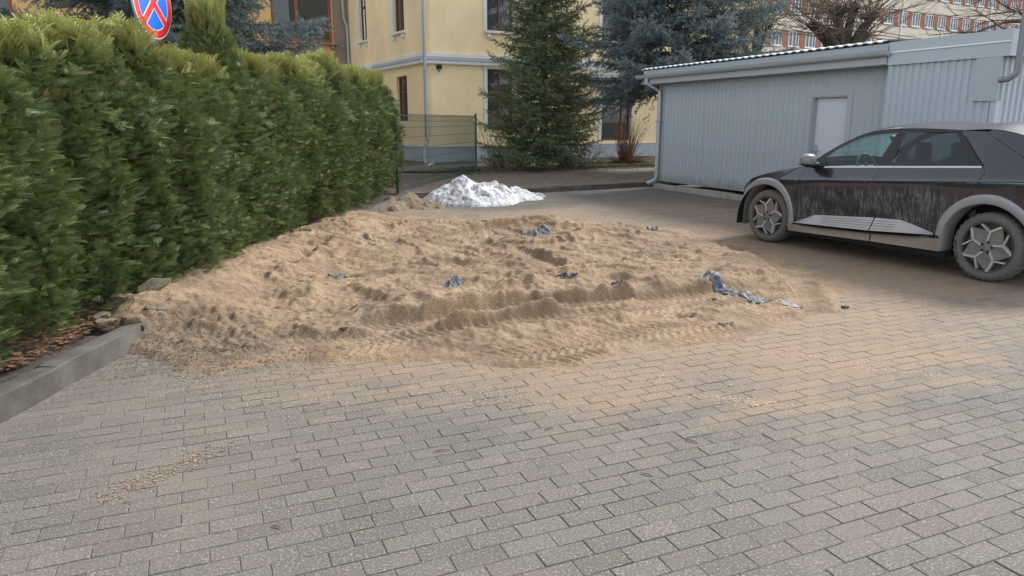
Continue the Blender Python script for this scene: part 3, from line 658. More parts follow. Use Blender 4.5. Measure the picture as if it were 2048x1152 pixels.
def soil_bits(n):
    x = rng.normal(-2.2, .5, n); y = rng.normal(5.0, .28, n); k = x > kerb_x(y)+.02; x, y = x[k], y[k]
    z = np.maximum(0, sand_height(x[None], y[None])[0])
    return np.stack([x, y, z+.003], 1)
scatter_chips('dark_soil_crumbs', 2600, soil_bits, .011, MAT['crumb'])
def litter_pts(n):
    y = rng.uniform(3.0, 8.5, n); x = kerb_x(y) - .14 - rng.exponential(.28, n); return np.stack([x, y, .135 + .03*rng.random(n)], 1)
scatter_chips('leaf_litter', 2600, litter_pts, .034, MAT['litter'])
def litter2(n):
    s = rng.uniform(0, 8, n); d = rng.uniform(.25, 5.5, n); p = FK0 + FKD*(s-1)[:, None] + FKN*d[:, None]; return np.stack([p[:, 0], p[:, 1], np.full(n, .122)], 1)
scatter_chips('footway_leaves', 1800, litter2, .04, MAT['litter'])
def grass_patch(name, n, fx, h):
    P = fx(n); n = len(P); a = rng.uniform(0, 6.283, n); l = h*rng.uniform(.5, 1.3, n); tilt = rng.normal(0, .5, (n, 2))
    w = .006; V = np.zeros((n, 3, 3)); V[:, 0] = P + np.stack([np.cos(a)*w, np.sin(a)*w, 0*a], 1); V[:, 1] = P - np.stack([np.cos(a)*w, np.sin(a)*w, 0*a], 1); V[:, 2] = P + np.stack([tilt[:, 0]*l, tilt[:, 1]*l, l], 1)
    at = np.repeat(rng.random(n), 3); return tag(np_obj(name, V.reshape(-1, 3), np.arange(n*3).reshape(-1, 3), MAT['grass'], attr={'tint': at, 'tip': at*.5}), kind='stuff')
def gp(n):
    d = (F2B-F2A)/np.linalg.norm(F2B-F2A); nn = np.array([-d[1], d[0]]); s = rng.uniform(-1, 8.5, n); q = np.where(rng.random(n) < .5, -rng.exponential(.35, n)-.12, rng.uniform(.1, 1.3, n))
    p = F2A + d*s[:, None] + nn*q[:, None]; z = np.where(q < 0, .118, .2); k = fbm(61, p[:, 0]*1.1, p[:, 1]*1.1, 3) > -.05; return np.stack([p[:, 0], p[:, 1], z], 1)[k]
grass_patch('short_grass', 16000, gp, .055)
# ================================================================== VEGETATION
def frames(axis, roll):
    """rotation matrices whose local y is the axis and whose local z is turned by roll"""
    a = axis/np.linalg.norm(axis, axis=1, keepdims=True)
    ref = np.where(np.abs(a[:, 2:3]) < .95, np.array([[0, 0, 1.]]), np.array([[1., 0, 0]]))
    x = np.cross(a, ref); x /= np.linalg.norm(x, axis=1, keepdims=True); z = np.cross(x, a)
    c, s = np.cos(roll)[:, None], np.sin(roll)[:, None]
    x2 = x*c + z*s; z2 = -x*s + z*c
    return np.stack([x2, a, z2], -1)
def stamp(T, F, pos, Rm, scale, tint, tip_t, tip_amt, grad=0.0):
    """copies of a template at many places -> arrays and attributes"""
    n = len(pos); V = np.einsum('nij,kj->nki', Rm, T)*scale[:, None, None] + pos[:, None, :]
    FF = (F[None] + (np.arange(n)*len(T))[:, None, None]).reshape(-1, F.shape[1])
    ti = np.clip((tint[:, None] + grad*(tip_t[None]-.5)), 0, 1).ravel(); tp = (tip_t[None]*tip_amt[:, None]).ravel()
    return V.reshape(-1, 3), FF, ti, tp

def thuja_spray():
    """one flat fern-like fan of scale leaves: rachis and tapering side branchlets (triangles)"""
    V = []; F = []; tp = []
    def blade(a, b, w, t0, t1):
        a = np.array(a); b = np.array(b); d = b-a; n = np.array([-d[1], d[0], 0]); n = n/np.linalg.norm(n)*w; m = a + d*.45
        i = len(V); V.extend([a, m+n, b, m-n]); tp.extend([t0, (t0+t1)/2, t1, (t0+t1)/2]); F.extend([(i, i+1, i+2), (i, i+2, i+3)])
    def bend(x, y): return (x, y, -.28*y*y + .10*abs(x))
    blade(bend(0, 0), bend(.02, 1), .024, 0, 1)
    for k in range(7):
        y = .12 + .115*k; L = .46*(1-.09*k)
        for s in (-1, 1):
            yy = y + (.05 if s > 0 else 0); ex, ey = s*L*.66, yy+L*.72
            blade(bend(0, yy), bend(ex, ey), .024, yy*.6, min(1, ey))
            if k < 0: blade(bend(ex*.5, yy+(ey-yy)*.5), bend(ex*.5+s*.16, yy+(ey-yy)*.5+.08), .026, ey*.6, ey*.9)
    return np.array(V), np.array(F), np.array(tp)
SPV, SPF, SPT = thuja_spray()
def thuja_variant(seed):
    r = np.random.default_rng(seed); n = 14000; H = 2.42
    z = H*r.beta(1.15, 1.05, n); z = np.where(r.random(n) < .12, H*(.93+.07*r.random(n)), z)
    th = r.uniform(0, 2*math.pi, n)
    # slightly square column, narrower at the clipped top, bulging sections
    rad = .50*(1+.10*np.cos(4*th))*(1-.62*np.clip((z/H-.70)/.30, 0, 1)**1.5)*(.86+.14*np.clip(z/.5, 0, 1))
    bul = Noise2(seed+5); rad = rad*(1+.24*bul(th*1.6+9, z*2.6)+.15*bul(th*4+30, z*6))
    depth = np.clip(r.exponential(.075, n), 0, .32); inn = r.random(n) < .16; depth = np.where(inn, r.uniform(.1, .38, n), depth)
    rr = np.maximum(rad-depth, .04); top = z > H*.93; rr = np.where(top, rr*np.sqrt(r.random(n)), rr)
    pos = np.stack([np.cos(th)*rr, np.sin(th)*rr, z + .12], 1)
    out = np.stack([np.cos(th), np.sin(th), 0*th], 1)
    upw = .75 + .4*(z/H)**2 + 1.4*top
    ax = out*(.8-.4*top[:, None])*np.where(r.random(n) < .3, 1.5, 1)[:, None] + np.array([0, 0, 1.])*upw[:, None] + r.normal(0, .42, (n, 3)) + np.stack([-np.sin(th), np.cos(th), 0*th], 1)*r.normal(0, .8, n)[:, None]
    roll = r.uniform(-1.9, 1.9, n)
    sc = r.uniform(.06, .13, n)*(1-.2*inn); tall = top & (r.random(n) < .45); sc = np.where(tall, sc*r.uniform(1.2, 2.4, n), sc)
    tint = np.clip(r.normal(.5, .25, n) - .35*np.clip(depth/.25, 0, 1)*0, 0, 1)
    tip_amt = np.clip(.02 + .85*np.clip((z/H-.86)/.14, 0, 1)**1.5 + r.normal(0, .10, n) + .3*tall, 0, 1)
    V, F, ti, tp = stamp(SPV, SPF, pos, frames(ax, roll), sc, tint, .25+.75*SPT, tip_amt, 1.0)
    dn = Noise2(seed+77)(th*2.2, z*3.1); dead = np.repeat(np.clip((dn-.6)*2.0, 0, 1)*(r.random(n) < .75)*(z < H*.85) + .7*(r.random(n) < .012), len(SPV))
    return np_mesh('foliage', V, F, MAT['thuja'], attr={'tint': ti, 'tip': tp, 'dead': dead})
thuja_meshes = [thuja_variant(s) for s in (101, 102, 103)]
def thuja_trunk(seed):
    r = random.Random(seed); m = MB()
    m.tube([(0, 0, -.05), (.02, 0, .5), (0, .02, 1.2), (.01, 0, 2.1)], [.045, .038, .026, .01], 7)
    for k in range(26):
        z = .12+k*.075; a = k*2.4+r.random(); l = .38*(1-z/2.8)+.06
        m.tube([(0, 0, z), (math.cos(a)*l*.5, math.sin(a)*l*.5, z+.1), (math.cos(a)*l, math.sin(a)*l, z+.26)], [.011, .008, .003], 4, False)
    me = bpy.data.meshes.new('trunk'); me.from_pydata(m.v, [], m.f); me.materials.append(MAT['bark']); return me
trunk_meshes = [thuja_trunk(s) for s in (1, 2)]
ty = 3.05; i = 0
GAPS = {}
while ty < 16.35:
    step = .60 + .10*rng.random()
    x = float(kerb_x(ty)) - .74 + rng.normal(0, .035) - (.05 if ty < 6 else 0)
    root = empty('thuja_shrub', (x, ty, .10), rng.integers(0, 4)*math.pi/2 + rng.normal(0, .25))
    s = 1.20 + .06*rng.normal()
    ztop = float(np.interp(ty, [3, 4.6, 5.2, 5.6, 5.9, 6.4, 7.0, 7.5, 7.9, 8.3, 8.7, 9.2, 12, 16.5], [1.9, 1.98, 2.12, 2.28, 2.40, 2.40, 2.34, 2.24, 2.22, 2.32, 2.38, 2.44, 2.58, 2.64]))
    zs = (ztop - .1)/2.66 + .028*rng.normal()
    root.scale = (s, s*1.08, zs)
    lb = ('thuja at the hedge end next to the mesh fence' if ty > 15.6 else 'green thuja behind the bare kerb stones and leaf litter' if ty < 5.3 else
          'green thuja in the hedge beside the crust slab and road sign' if 5.9 < ty < 7.2 else 'green thuja of the hedge with sand banked against its foot' if ty < 13.2 else 'green thuja of the hedge between the sand bank and soil heap')
    tag(root, lb, 'thuja', 'thuja shrubs of the hedge')
    link(bpy.data.objects.new('foliage', thuja_meshes[(i*5+i//3) % 3]), root); link(bpy.data.objects.new('trunk', trunk_meshes[i % 2]), root)
    ty += step; i += 1

lead = empty('thuja_shrub', (float(kerb_x(8.75))-.70, 8.75, .1), 1.1); lead.scale = (.72, .72, 1.07)
tag(lead, 'narrow thuja rising in a point above its hedge neighbours by the sign', 'thuja', 'thuja shrubs of the hedge')
link(bpy.data.objects.new('foliage', thuja_meshes[1]), lead); link(bpy.data.objects.new('trunk', trunk_meshes[0]), lead)
# --- spruces
def spruce_twig(nn=16):
    V = []; F = []; tp = []
    def tri(a, b, c, t): i = len(V); V.extend([a, b, c]); F.append((i, i+1, i+2)); tp.extend([t*.6, t*.6, t])
    for k in range(nn):
        y = .05+.95*k/nn; a = k*2.4; l = .27*(1-.35*y); w = .05
        d = np.array([math.cos(a)*l, .16, math.sin(a)*l*.85]); p = np.array([0, y, 0]); q = np.array([0, w, 0]) if k % 2 else np.array([w*.7, 0, w*.7])
        tri(p-q, p+q, p+d, .4+.6*y)
    tri(np.array([-.035, 0, 0]), np.array([.035, 0, 0]), np.array([0, 1.05, 0]), 1); tri(np.array([0, 0, -.035]), np.array([0, 0, .035]), np.array([0, 1.05, 0]), 1)
    return np.array(V), np.array(F), np.array(tp)
TWV, TWF, TWT = spruce_twig()
def spruce(name, label, loc, H, zlow, rlow, mat, seed, nb, droop=.25, top_r=.08, twig=.19, share=None, group=None, dens=1.0, prof=.85, zcut=99.):
    r = np.random.default_rng(seed); root = empty(name, loc)
    tr = MB().tube([(0, 0, -.2), (.03, 0, H*.3), (0, .04, H*.7), (0, 0, H)], [.03*H**.75, .024*H**.75, .011*H**.75, .01], 9)
    pos = []; axs = []; scs = []; tips = []
    for b in range(nb):
        f = (b+.5)/nb; z = zlow + (H-zlow-.15)*(1-(1-f)**1.25)
        if z > zcut: break
        az = b*2.39996 + r.normal(0, .25); L = (rlow*(1-(z-zlow)/(H-zlow))**prof + top_r)*r.uniform(.72, 1.14)
        up0 = -.10 + .55*(z/H) ; da = np.array([math.cos(az), math.sin(az), 0]); na = np.array([-math.sin(az), math.cos(az), 0])
        ns = max(3, int(L/.10)); pts = []
        for k in range(ns+1):
            t = k/ns; pts.append(da*L*t + np.array([0, 0, z + L*(up0*t - droop*t*t + .22*t**3)]) + na*.05*L*math.sin(t*3+b))
        pts = np.array(pts); tr.tube(pts[::2] if len(pts) > 5 else pts, [max(.006, .013*L**.6*(1-.8*q/max(1, len(pts[::2])-1 if len(pts) > 5 else len(pts)-1))) for q in range(len(pts[::2] if len(pts) > 5 else pts))], 4, False)
        for k in range(1, ns+1):
            t = k/ns
            if t < .12: continue
            dirm = pts[k]-pts[k-1]; dirm /= np.linalg.norm(dirm)
            l2 = min(.42*L, .15+.36*L*(1-t)**.8)
            for s in (-1, 1):
                sd = dirm*r.uniform(.45, .8) + s*na*r.uniform(.6, .95) + np.array([0, 0, r.normal(-.08, .16)]); sd /= np.linalg.norm(sd)
                m = max(1, int(l2/(.105/dens)))
                for q in range(m):
                    p = pts[k] + sd*l2*(q+.3)/m + np.array([0, 0, -.30*(l2*(q+.3)/m)**2]); a2 = sd + r.normal(0, .38, 3) + np.array([0, 0, -.22 if r.random() < .5 else .12])
                    pos.append(p); axs.append(a2); scs.append(twig*r.uniform(.7, 1.25)); tips.append((.25+.75*(q+1)/m)*(.35+.65*t))
            if r.random() < .85:
                pos.append(pts[k]); axs.append(dirm + r.normal(0, .2, 3) + np.array([0, 0, .25])); scs.append(twig*1.1); tips.append(.4+.6*t)
            if r.random() < .6:
                pos.append(pts[k]); axs.append(np.array([0, 0, -1.]) + dirm*.5 + r.normal(0, .3, 3)); scs.append(twig*1.2); tips.append(.2)
    pos = np.array(pos); n = len(pos); tips = np.array(tips)
    V, F, ti, tp = stamp(TWV, TWF, pos, frames(np.array(axs), r.uniform(0, 6.28, n)), np.array(scs), np.clip(r.normal(.35, .18, n) + .35*tips, 0, 1), TWT, np.clip(tips*.55 + r.normal(0, .12, n), 0, 1))
    crown = np_obj('crown', V, F, mat, root, attr={'tint': ti, 'tip': tp}); tr.build('trunk', MAT['bark'], root)
    tag(root, label, 'spruce', group); return root
spruce('spruce_tree', 'dark green spruce growing in front of the cream building corner', (1.0, 24.3, .15), 8.6, .25, 2.1, MAT['spruce'], 11, 240, .15, twig=.19, prof=.66, dens=1.05)
b1 = spruce('blue_spruce', 'tall blue spruce behind the left end of the grey garage', (5.0, 23.4, .12), 12.5, 2.3, 3.5, MAT['bluespruce'], 23, 215, .24, twig=.22, prof=.7, zcut=8.5)
b2 = copy_tree(b1); b2.location = (-9.6, 21.5, .1); b2.rotation_euler = (0, 0, 2.0); b2.scale = (1.2, 1.2, 1.35)
b2['label'] = 'blue spruce with drooping boughs in front of the ochre wing beyond the hedge'

# --- bare stems, shrubs and pollards
def whip(m, p, d, L, r0, r, segs=6, wig=.12, grav=0.0, sides=4):
    pts = [Vector(p)]; d = Vector(d).normalized()
    for k in range(segs):
        d = (d + Vector((r.gauss(0, wig), r.gauss(0, wig), r.gauss(0, wig) - grav))).normalized(); pts.append(pts[-1] + d*L/segs)
    m.tube(pts, [r0*(1-.85*k/segs) for k in range(segs+1)], sides, False); return pts, d
def red_shrub():
    r = random.Random(5); root = empty('red_stem_shrub', (4.05, 26.3, .2)); m = MB(); low = MB()
    for k in range(170):
        a = r.uniform(0, 6.28); q = r.random()**.7*.35; t = r.gauss(0, .2)
        whip(m, (math.cos(a)*q*.6, math.sin(a)*q*.6, 0), (math.cos(a)*(.08+q*.5), math.sin(a)*(.08+q*.5), 1), r.uniform(1.0, 1.8), .009, r, 6, .06, .01 + .08*(r.random() < .25), 3)
    for k in range(260):
        a = r.uniform(0, 6.28); q = r.random()*.3
        whip(low, (math.cos(a)*q, math.sin(a)*q, 0), (math.cos(a)*1.0, math.sin(a)*1.0, r.uniform(.2, .9)), r.uniform(.4, 1.1), .006, r, 5, .1, .10, 3)
    tag(m.build('stem', MAT['redtwig'], root), kind='stuff'); tag(low.build('basal_shoot', MAT['redtwig'], root), kind='stuff')
    tag(root, 'clump of bare reddish stems in the bed under the shop window', 'shrub')
red_shrub()
def twig_shrub(loc, seed, n, h, label, mat='twig'):
    r = random.Random(seed); root = empty('bare_shrub', loc); m = MB(); s2 = MB()
    for k in range(n):
        a = r.uniform(0, 6.28); q = r.random()*.25
        pts, d = whip(m, (math.cos(a)*q, math.sin(a)*q, 0), (math.cos(a)*r.uniform(.1, .7), math.sin(a)*r.uniform(.1, .7), 1), h*r.uniform(.6, 1.1), .010, r, 6, .14, .01, 4)
        for j in range(4): p = pts[r.randint(2, 5)]; whip(s2, p, d + Vector((r.gauss(0, .6), r.gauss(0, .6), r.gauss(0, .4))), h*r.uniform(.2, .45), .005, r, 4, .2, .0, 3)
    tag(m.build('stem', MAT[mat], root), kind='stuff'); tag(s2.build('side_shoot', MAT[mat], root), kind='stuff'); tag(root, label, 'shrub')
twig_shrub((-.55, 23.9, .18), 3, 26, 1.5, 'leafless grey brown shrub next to the green fence post')
twig_shrub((-.15, 23.75, .18), 8, 16, .7, 'low pale bare shrub at the foot of the dark green spruce', 'paletwig')
twig_shrub((2.6, 25.3, .18), 9, 22, .9, 'low leafless shrub between the green spruce and the red stems', 'twig')

def pollard(name, label, loc, h, fists, nwhip, seed, lw=(1.6, 3.4), spread=1.0, rt=.32):
    r = random.Random(seed); root = empty(name, loc); t = MB(); w = MB()
    t.tube([(0, 0, -.2), (.05, .02, h*.5), (0, 0, h)], [rt*1.2, rt, rt*.95], 10)
    for f in fists:
        e = Vector(f); t.tube([(0, 0, h-.3), tuple(Vector((0, 0, h))*.45 + e*.55), tuple(e)], [rt*.75, rt*.6, rt*.5], 8)
        for q in range(4): t.tube([tuple(e), tuple(e + Vector((r.gauss(0, .16), r.gauss(0, .16), r.uniform(.0, .3))))], [rt*.55, rt*.3], 7)
        for k in range(nwhip):
            d = Vector((r.gauss(0, .75)*spread + e.x*.28, r.gauss(0, .75)*spread + e.y*.28, r.uniform(-.15, 1.3)))
            pts, dd = whip(w, e + Vector((r.gauss(0, .15), r.gauss(0, .15), r.gauss(.05, .12))), d, r.uniform(*lw), .022, r, 8, .09, -.02, 4)
            for j in range(3):
                p = pts[r.randint(2, 7)]; whip(w, p, dd + Vector((r.gauss(0, .7), r.gauss(0, .7), r.gauss(0, .5))), r.uniform(.3, .9), .010, r, 4, .15, 0, 3)
    t.build('trunk', MAT['darkbark'], root); w.build('whip_crown', MAT['twig'], root); tag(root, label, 'tree')
pollard('pollard_tree', 'thick pollarded tree with clubbed branch heads behind the garage roof', (13.4, 31, 0), 4.2, [(-1.2, .2, 5.4), (-.5, -.3, 5.8), (.35, .2, 6.0), (1.0, -.1, 5.7), (.1, .8, 5.6), (-.9, -.6, 5.0), (1.1, .5, 5.1)], 30, 3, (1.6, 4.0))
pollard('pollard_tree', 'slimmer pollarded tree half hidden by the blue spruce', (10.6, 33.5, 0), 3.8, [(-.5, .1, 5.2), (.45, .1, 5.5), (0, -.2, 5.9)], 30, 14, (1.2, 3.0), .8, .2)
def limb_tree():
    r = random.Random(21); root = empty('bare_tree', (17.2, 24.2, 0)); t = MB(); w = MB()
    t.tube([(0, 0, -.2), (-.1, 0, 2.5), (-.25, .1, 5.2), (-.2, 0, 7.5)], [.34, .3, .24, .14], 9)
    for k in range(34):
        z = r.uniform(3.1, 6.6); a = math.pi + r.gauss(0, .75); L = r.uniform(2.2, 4.8)
        pts, d = whip(t, (-.2, 0, z), (math.cos(a), math.sin(a), r.uniform(-.05, .7)), L, .05, r, 9, .12, .05, 5)
        for j in range(14):
            q = r.randint(2, 9); whip(w, pts[q], d + Vector((r.gauss(0, .7), r.gauss(0, .7), r.gauss(.1, .5))), r.uniform(.5, 1.6), .013, r, 6, .16, .01, 3)
    t.build('trunk', MAT['darkbark'], root); w.build('twig_crown', MAT['twig'], root); tag(root, 'bare tree with arching limbs over the end of the garage', 'tree')
limb_tree()
# ================================================================== BUILDINGS
def wall_frame(P0, ang):
    """matrix: local x along the wall, local y = into the wall, z up (seen from outside, x runs to the right)"""
    return Matrix.Translation((P0[0], P0[1], 0)) @ Matrix.Rotation(ang, 4, 'Z')
def wall_holes(m, x0, x1, z0, z1, holes, y=0.0, reveal=.16):
    """flat wall in the x-z plane (outside is -y) with rectangular openings and their reveals"""
    xs = sorted({x0, x1, *[h[0] for h in holes], *[h[1] for h in holes]}); zs = sorted({z0, z1, *[h[2] for h in holes], *[h[3] for h in holes]})
    for a, b in zip(xs, xs[1:]):
        for c, d in zip(zs, zs[1:]):
            if any(h[0]-1e-6 <= a and b <= h[1]+1e-6 and h[2]-1e-6 <= c and d <= h[3]+1e-6 for h in holes): continue
            m.add([(a, y, c), (b, y, c), (b, y, d), (a, y, d)], [(0, 1, 2, 3)])
    for a, b, c, d in holes:
        m.add([(a, y, c), (b, y, c), (b, y, d), (a, y, d), (a, y+reveal, c), (b, y+reveal, c), (b, y+reveal, d), (a, y+reveal, d)], [(0, 4, 5, 1), (1, 5, 6, 2), (2, 6, 7, 3), (3, 7, 4, 0)])
    return m
def window(parent, M, x0, x1, z0, z1, fmat, y=.10, mull=(.5,), transom=None, fw=.07, curtain=True, name='window'):
    f = MB()
    f.box((x0, y, z0), (x0+fw, y+.07, z1)); f.box((x1-fw, y, z0), (x1, y+.07, z1)); f.box((x0+fw, y, z0), (x1-fw, y+.07, z0+fw)); f.box((x0+fw, y, z1-fw), (x1-fw, y+.07, z1))
    for q in mull: xm = x0+(x1-x0)*q; f.box((xm-fw*.5, y-.003, z0+fw), (xm+fw*.5, y+.067, z1-fw))
    if transom: zt = z0+(z1-z0)*transom; f.box((x0+fw, y-.006, zt-fw*.5), (x1-fw, y+.064, zt+fw*.5))
    w = f.build(name, fmat, parent, M=M)
    MB().add([(x0+fw*.5, y+.035, z0), (x1-fw*.5, y+.035, z0), (x1-fw*.5, y+.035, z1), (x0+fw*.5, y+.035, z1)], [(0, 1, 2, 3)]).build('pane', MAT['pane'], w, M=M)
    if curtain:
        c = MB(); n = 24
        for k in range(n):
            a = x0+(x1-x0)*k/n; b = x0+(x1-x0)*(k+1)/n; ya = y+.16+.02*math.sin(k*1.7); yb = y+.16+.02*math.sin((k+1)*1.7)
            c.add([(a, ya, z0), (b, yb, z0), (b, yb, z1), (a, ya, z1)], [(0, 1, 2, 3)])
        c.build('curtain', MAT['curtain'], w, M=M)
    else:
        MB().box((x0, y+.5, z0), (x1, y+.55, z1)).build('dark_room', MAT['darkroom'], w, M=M)
    return w
def sill(parent, M, x0, x1, z, mat, out=.12):
    s = MB().cbox((x0-.12, -out, z-.09), (x1+.12, .02, z), .012).build('window_sill', mat, parent, M=M)
    for x in (x0-.02, x1-.14): MB().cbox((x, -out*.75, z-.26), (x+.15, .01, z-.093), .02).build('sill_bracket', mat, s, M=M)

bld = empty('cream_building', (-3.2, 27.5, 0)); BM = Matrix.Translation((3.2, -27.5, 0))
C0 = (-3.2, 27.47); RA = R(30)
MR = BM @ wall_frame(C0, RA)                                               # right facade
LA = R(118.5); LL = 9.1
C1 = (C0[0]+LL*math.cos(LA), C0[1]+LL*math.sin(LA)); ML = BM @ wall_frame(C1, LA+math.pi)   # left facade, x from the inner corner to the outer corner
HB = 9.5
rh = [(2.62, 3.75, 4.98, 7.0), (2.62, 3.75, 1.35, 3.6), (8.05, 9.6, .86, 3.3), (7.95, 9.6, 4.9, 7.0), (13.0, 14.4, 1.3, 3.4)]
wall_holes(MB(), 0, 17, .74, HB, rh).build('facade', MAT['cream'], bld, M=MR)
lh = [(LL-2.97, LL-1.83, 5.02, 7.2), (LL-7.35, LL-6.4, 5.1, 7.2), (LL-2.86, LL-1.72, 1.66, 3.36), (LL-7.3, LL-6.3, 1.66, 3.36)]
wall_holes(MB(), 0, LL, .74, HB, lh).build('facade', MAT['cream'], bld, M=ML)
MB().box((-.035, -.05, -.2), (17, .3, .70)).build('plinth', MAT['plinth'], bld, M=MR)
MB().box((-.05, -.07, .703), (17, .1, .74)).build('plinth_ledge', MAT['greytrim'], bld, M=MR)
MB().box((0, -.05, -.2), (LL-.002, .3, .70)).build('plinth', MAT['plinth'], bld, M=ML)
MB().box((0, -.07, .703), (LL-.002, .1, .74)).build('plinth_ledge', MAT['greytrim'], bld, M=ML)
MB().box((1.0, .75, .8), (17, 9, HB)).build('inner_wall', MAT['darkroom'], bld, M=MR)
for mm, a, b in ((MR, -.09, 17), (ML, 0, LL)):                              # string course with grooves
    led = MB().box((a, -.10, 3.72), (b, .02, 3.83)).build('string_course', MAT['whitetrim'], bld, M=mm)
    MB().box((a, -.135, 3.833), (b, .02, 3.95)).build('moulding', MAT['greytrim'], led, M=mm); MB().box((a, -.09, 3.953), (b, .02, 4.06)).build('moulding', MAT['whitetrim'], led, M=mm)
    MB().tube([(a+.1, -.13, 3.70), (b*.5, -.13, 3.66), (b-.05, -.13, 3.70)], .016, 5).build('cable', MAT['greytrim'], led, M=mm)
for h in rh:
    big = h[0] > 8 and h[2] < 1
    window(bld, MR, *h, MAT['brownframe'] if big else MAT['brownframe'], mull=(.72,) if big else (.5,), transom=None if big else .62, curtain=not big)
    if h[2] > 4: sill(bld, MR, h[0], h[1], h[2]-.02, MAT['whitetrim'])
    for a, b in ((h[0]-.16, h[0]-.02), (h[1]+.02, h[1]+.16)): MB().box((a, -.03, h[2]), (b, .01, h[3]+.1)).build('window_surround', MAT['whitetrim'], bld, M=MR)
for h in lh:
    window(bld, ML, *h, MAT['brownframe'], mull=(.6,), transom=.66)
    if h[2] > 4:
        sill(bld, ML, h[0], h[1], h[2]-.02, MAT['whitetrim']); MB().box((h[0]-.30, -.03, h[2]), (h[0]-.02, .01, h[3])).build('window_surround', MAT['whitetrim'], bld, M=ML)
# entrance canopy between the spruces
MB().cbox((6.9, -.75, 3.35), (10.2, -.02, 3.55), .02).build('canopy', MAT['greytrim'], bld, M=MR)
# ochre wing, set back, parallel to the right facade
WL = 24.0; C2 = (C1[0]-WL*math.cos(RA), C1[1]-WL*math.sin(RA)); MW = BM @ wall_frame(C2, RA)
wh = [(WL-3.45, WL-.75, 5.15, 8.2), (WL-15.9, WL-12.9, 5.15, 8.2), (WL-9.6, WL-6.9, 5.15, 8.2), (WL-3.45, WL-.75, 1.2, 3.4)]
wall_holes(MB(), 0, WL-.003, .7, HB, wh).build('ochre_facade', MAT['ochre'], bld, M=MW)
MB().box((0, -.05, -.2), (WL-.06, .2, .697)).build('plinth', MAT['plinth'], bld, M=MW)
MB().box((0, .75, .8), (WL, 6, HB)).build('inner_wall', MAT['darkroom'], bld, M=MW)
for h in wh:
    window(bld, MW, *h, MAT['redframe'], mull=(.42,), transom=.68, fw=.14)
    if h[2] > 4: sill(bld, MW, h[0], h[1], h[2]-.02, MAT['oldplaster'], .2)
MB().box((WL-.72, -.06, 1.0), (WL-.02, .02, HB-.1)).build('corner_pilaster', MAT['oldplaster'], bld, M=MW)
def pipe(parent, M, pts, r, mat, name='downpipe', bands=()):
    p = MB().tube(pts, r, 10).build(name, mat, parent, smooth=True, M=M)
    for z in bands: MB().tube([(pts[0][0], pts[0][1], z-.02), (pts[0][0], pts[0][1], z+.02)], r*1.18, 10).build('pipe_band', mat, p, M=M)
pipe(bld, MR, [(0, -.13, HB), (0, -.13, 1.05), (.05, -.13, .93), (-.08, -.15, .8), (-.12, -.16, .28), (-.1, -.22, .2), (-.25, -.5, .12)], .062, MAT['zinc'], bands=(2.2, 4.4, 6.6))
pipe(bld, MW, [(WL-.35, -.16, HB), (WL-.25, -.16, 6.2), (WL-.12, -.16, 5.9), (WL-.10, -.16, .3)], .06, MAT['zinc'], bands=(3, 5))
MB().tube([(.26, -.05, 1.0), (.26, -.05, HB)], .018, 6).build('cable', MAT['cream'], bld, M=MR)
MB().tube([(-2.5, -.35, .2), (-.2, -.3, .14)], .05, 8).build('ground_pipe', MAT['zinc'], bld, M=MR @ Matrix.Rotation(R(60), 4, 'Z'))
tag(bld, 'two storey cream and ochre rendered building with brown windows and grey plinth', 'building')
ac = empty('air_conditioner', (0, 0, 0)); A = ML.copy(); A = Matrix.Translation((-3.2, 27.5, 0)) @ ML
MB().cbox((LL-6.9, -.42, 3.2), (LL-5.5, -.12, 3.95), .03).build('casing', MAT['whiteframe'], ac, M=A)
for q in range(7): MB().box((LL-6.75, -.435, 3.29+q*.085), (LL-5.95, -.418, 3.32+q*.085)).build('grille_slat', MAT['greytrim'], ac, M=A)
MB().box((LL-6.8, -.4, 3.12), (LL-5.6, 0, 3.19)).build('bracket', MAT['greytrim'], ac, M=A)
tag(ac, 'white air conditioner box hung below the string course above the hedge end', 'air conditioner')
fl = empty('floodlight', (0, 0, 0)); A2 = Matrix.Translation((-3.2, 27.5, 0)) @ MR
MB().cbox((.42, -.28, 3.50), (.62, -.16, 3.66), .02).build('lamp_housing', MAT['blackplastic'], fl, M=A2); MB().box((.5, -.16, 3.5), (.54, -.01, 3.54)).build('bracket', MAT['blackplastic'], fl, M=A2); MB().tube([(.52, -.2, 3.49), (.52, -.2, 3.4)], .03, 8).build('sensor', MAT['blackplastic'], fl, M=A2)
tag(fl, 'small black floodlight on the cream wall under the string course', 'lamp')

# --- the far brick and render block beyond the trees
far = empty('brick_building', (44, 80, 0)); FA = R(30); 
FP = (Vector((46.3, 91.0)) - Vector((math.cos(FA), math.sin(FA)))*34); FM = Matrix.Translation((-44, -80, 0)) @ wall_frame((FP.x, FP.y), FA)
rows = [2.6, 6.1, 9.3+.15, 12.75, 16.0]; FWX = [1.2+k*2.65 for k in range(26)]
MB().box((0, .3, -1), (72, 12, 18.9)).build('wall', MAT['farcream'], far, M=FM)
MB().add([(-1, -.9, 18.9), (73, -.9, 18.9), (73, 6, 22.6), (-1, 6, 22.6), (-1, 12.9, 18.9), (73, 12.9, 18.9)], [(0, 1, 2, 3), (3, 2, 5, 4), (0, 3, 4), (1, 5, 2), (0, 4, 5, 1)]).build('roof', MAT['farroof'], far, M=FM)
MB().box((-1, -.95, 18.6), (73, -.75, 18.88)).build('gutter', MAT['farcream'], far, M=FM)
for z in rows: MB().box((0, .02, z+1.6), (72, .297, z+3.0)).build('render_band', MAT['farcream'], far, M=FM)
fr = MB(); 
for a, b in ((0, .07), (.55, .63), (1.12, 1.2), (1.53, 1.6)): fr.box((a, 0, 0), (b, .06, 1.5))
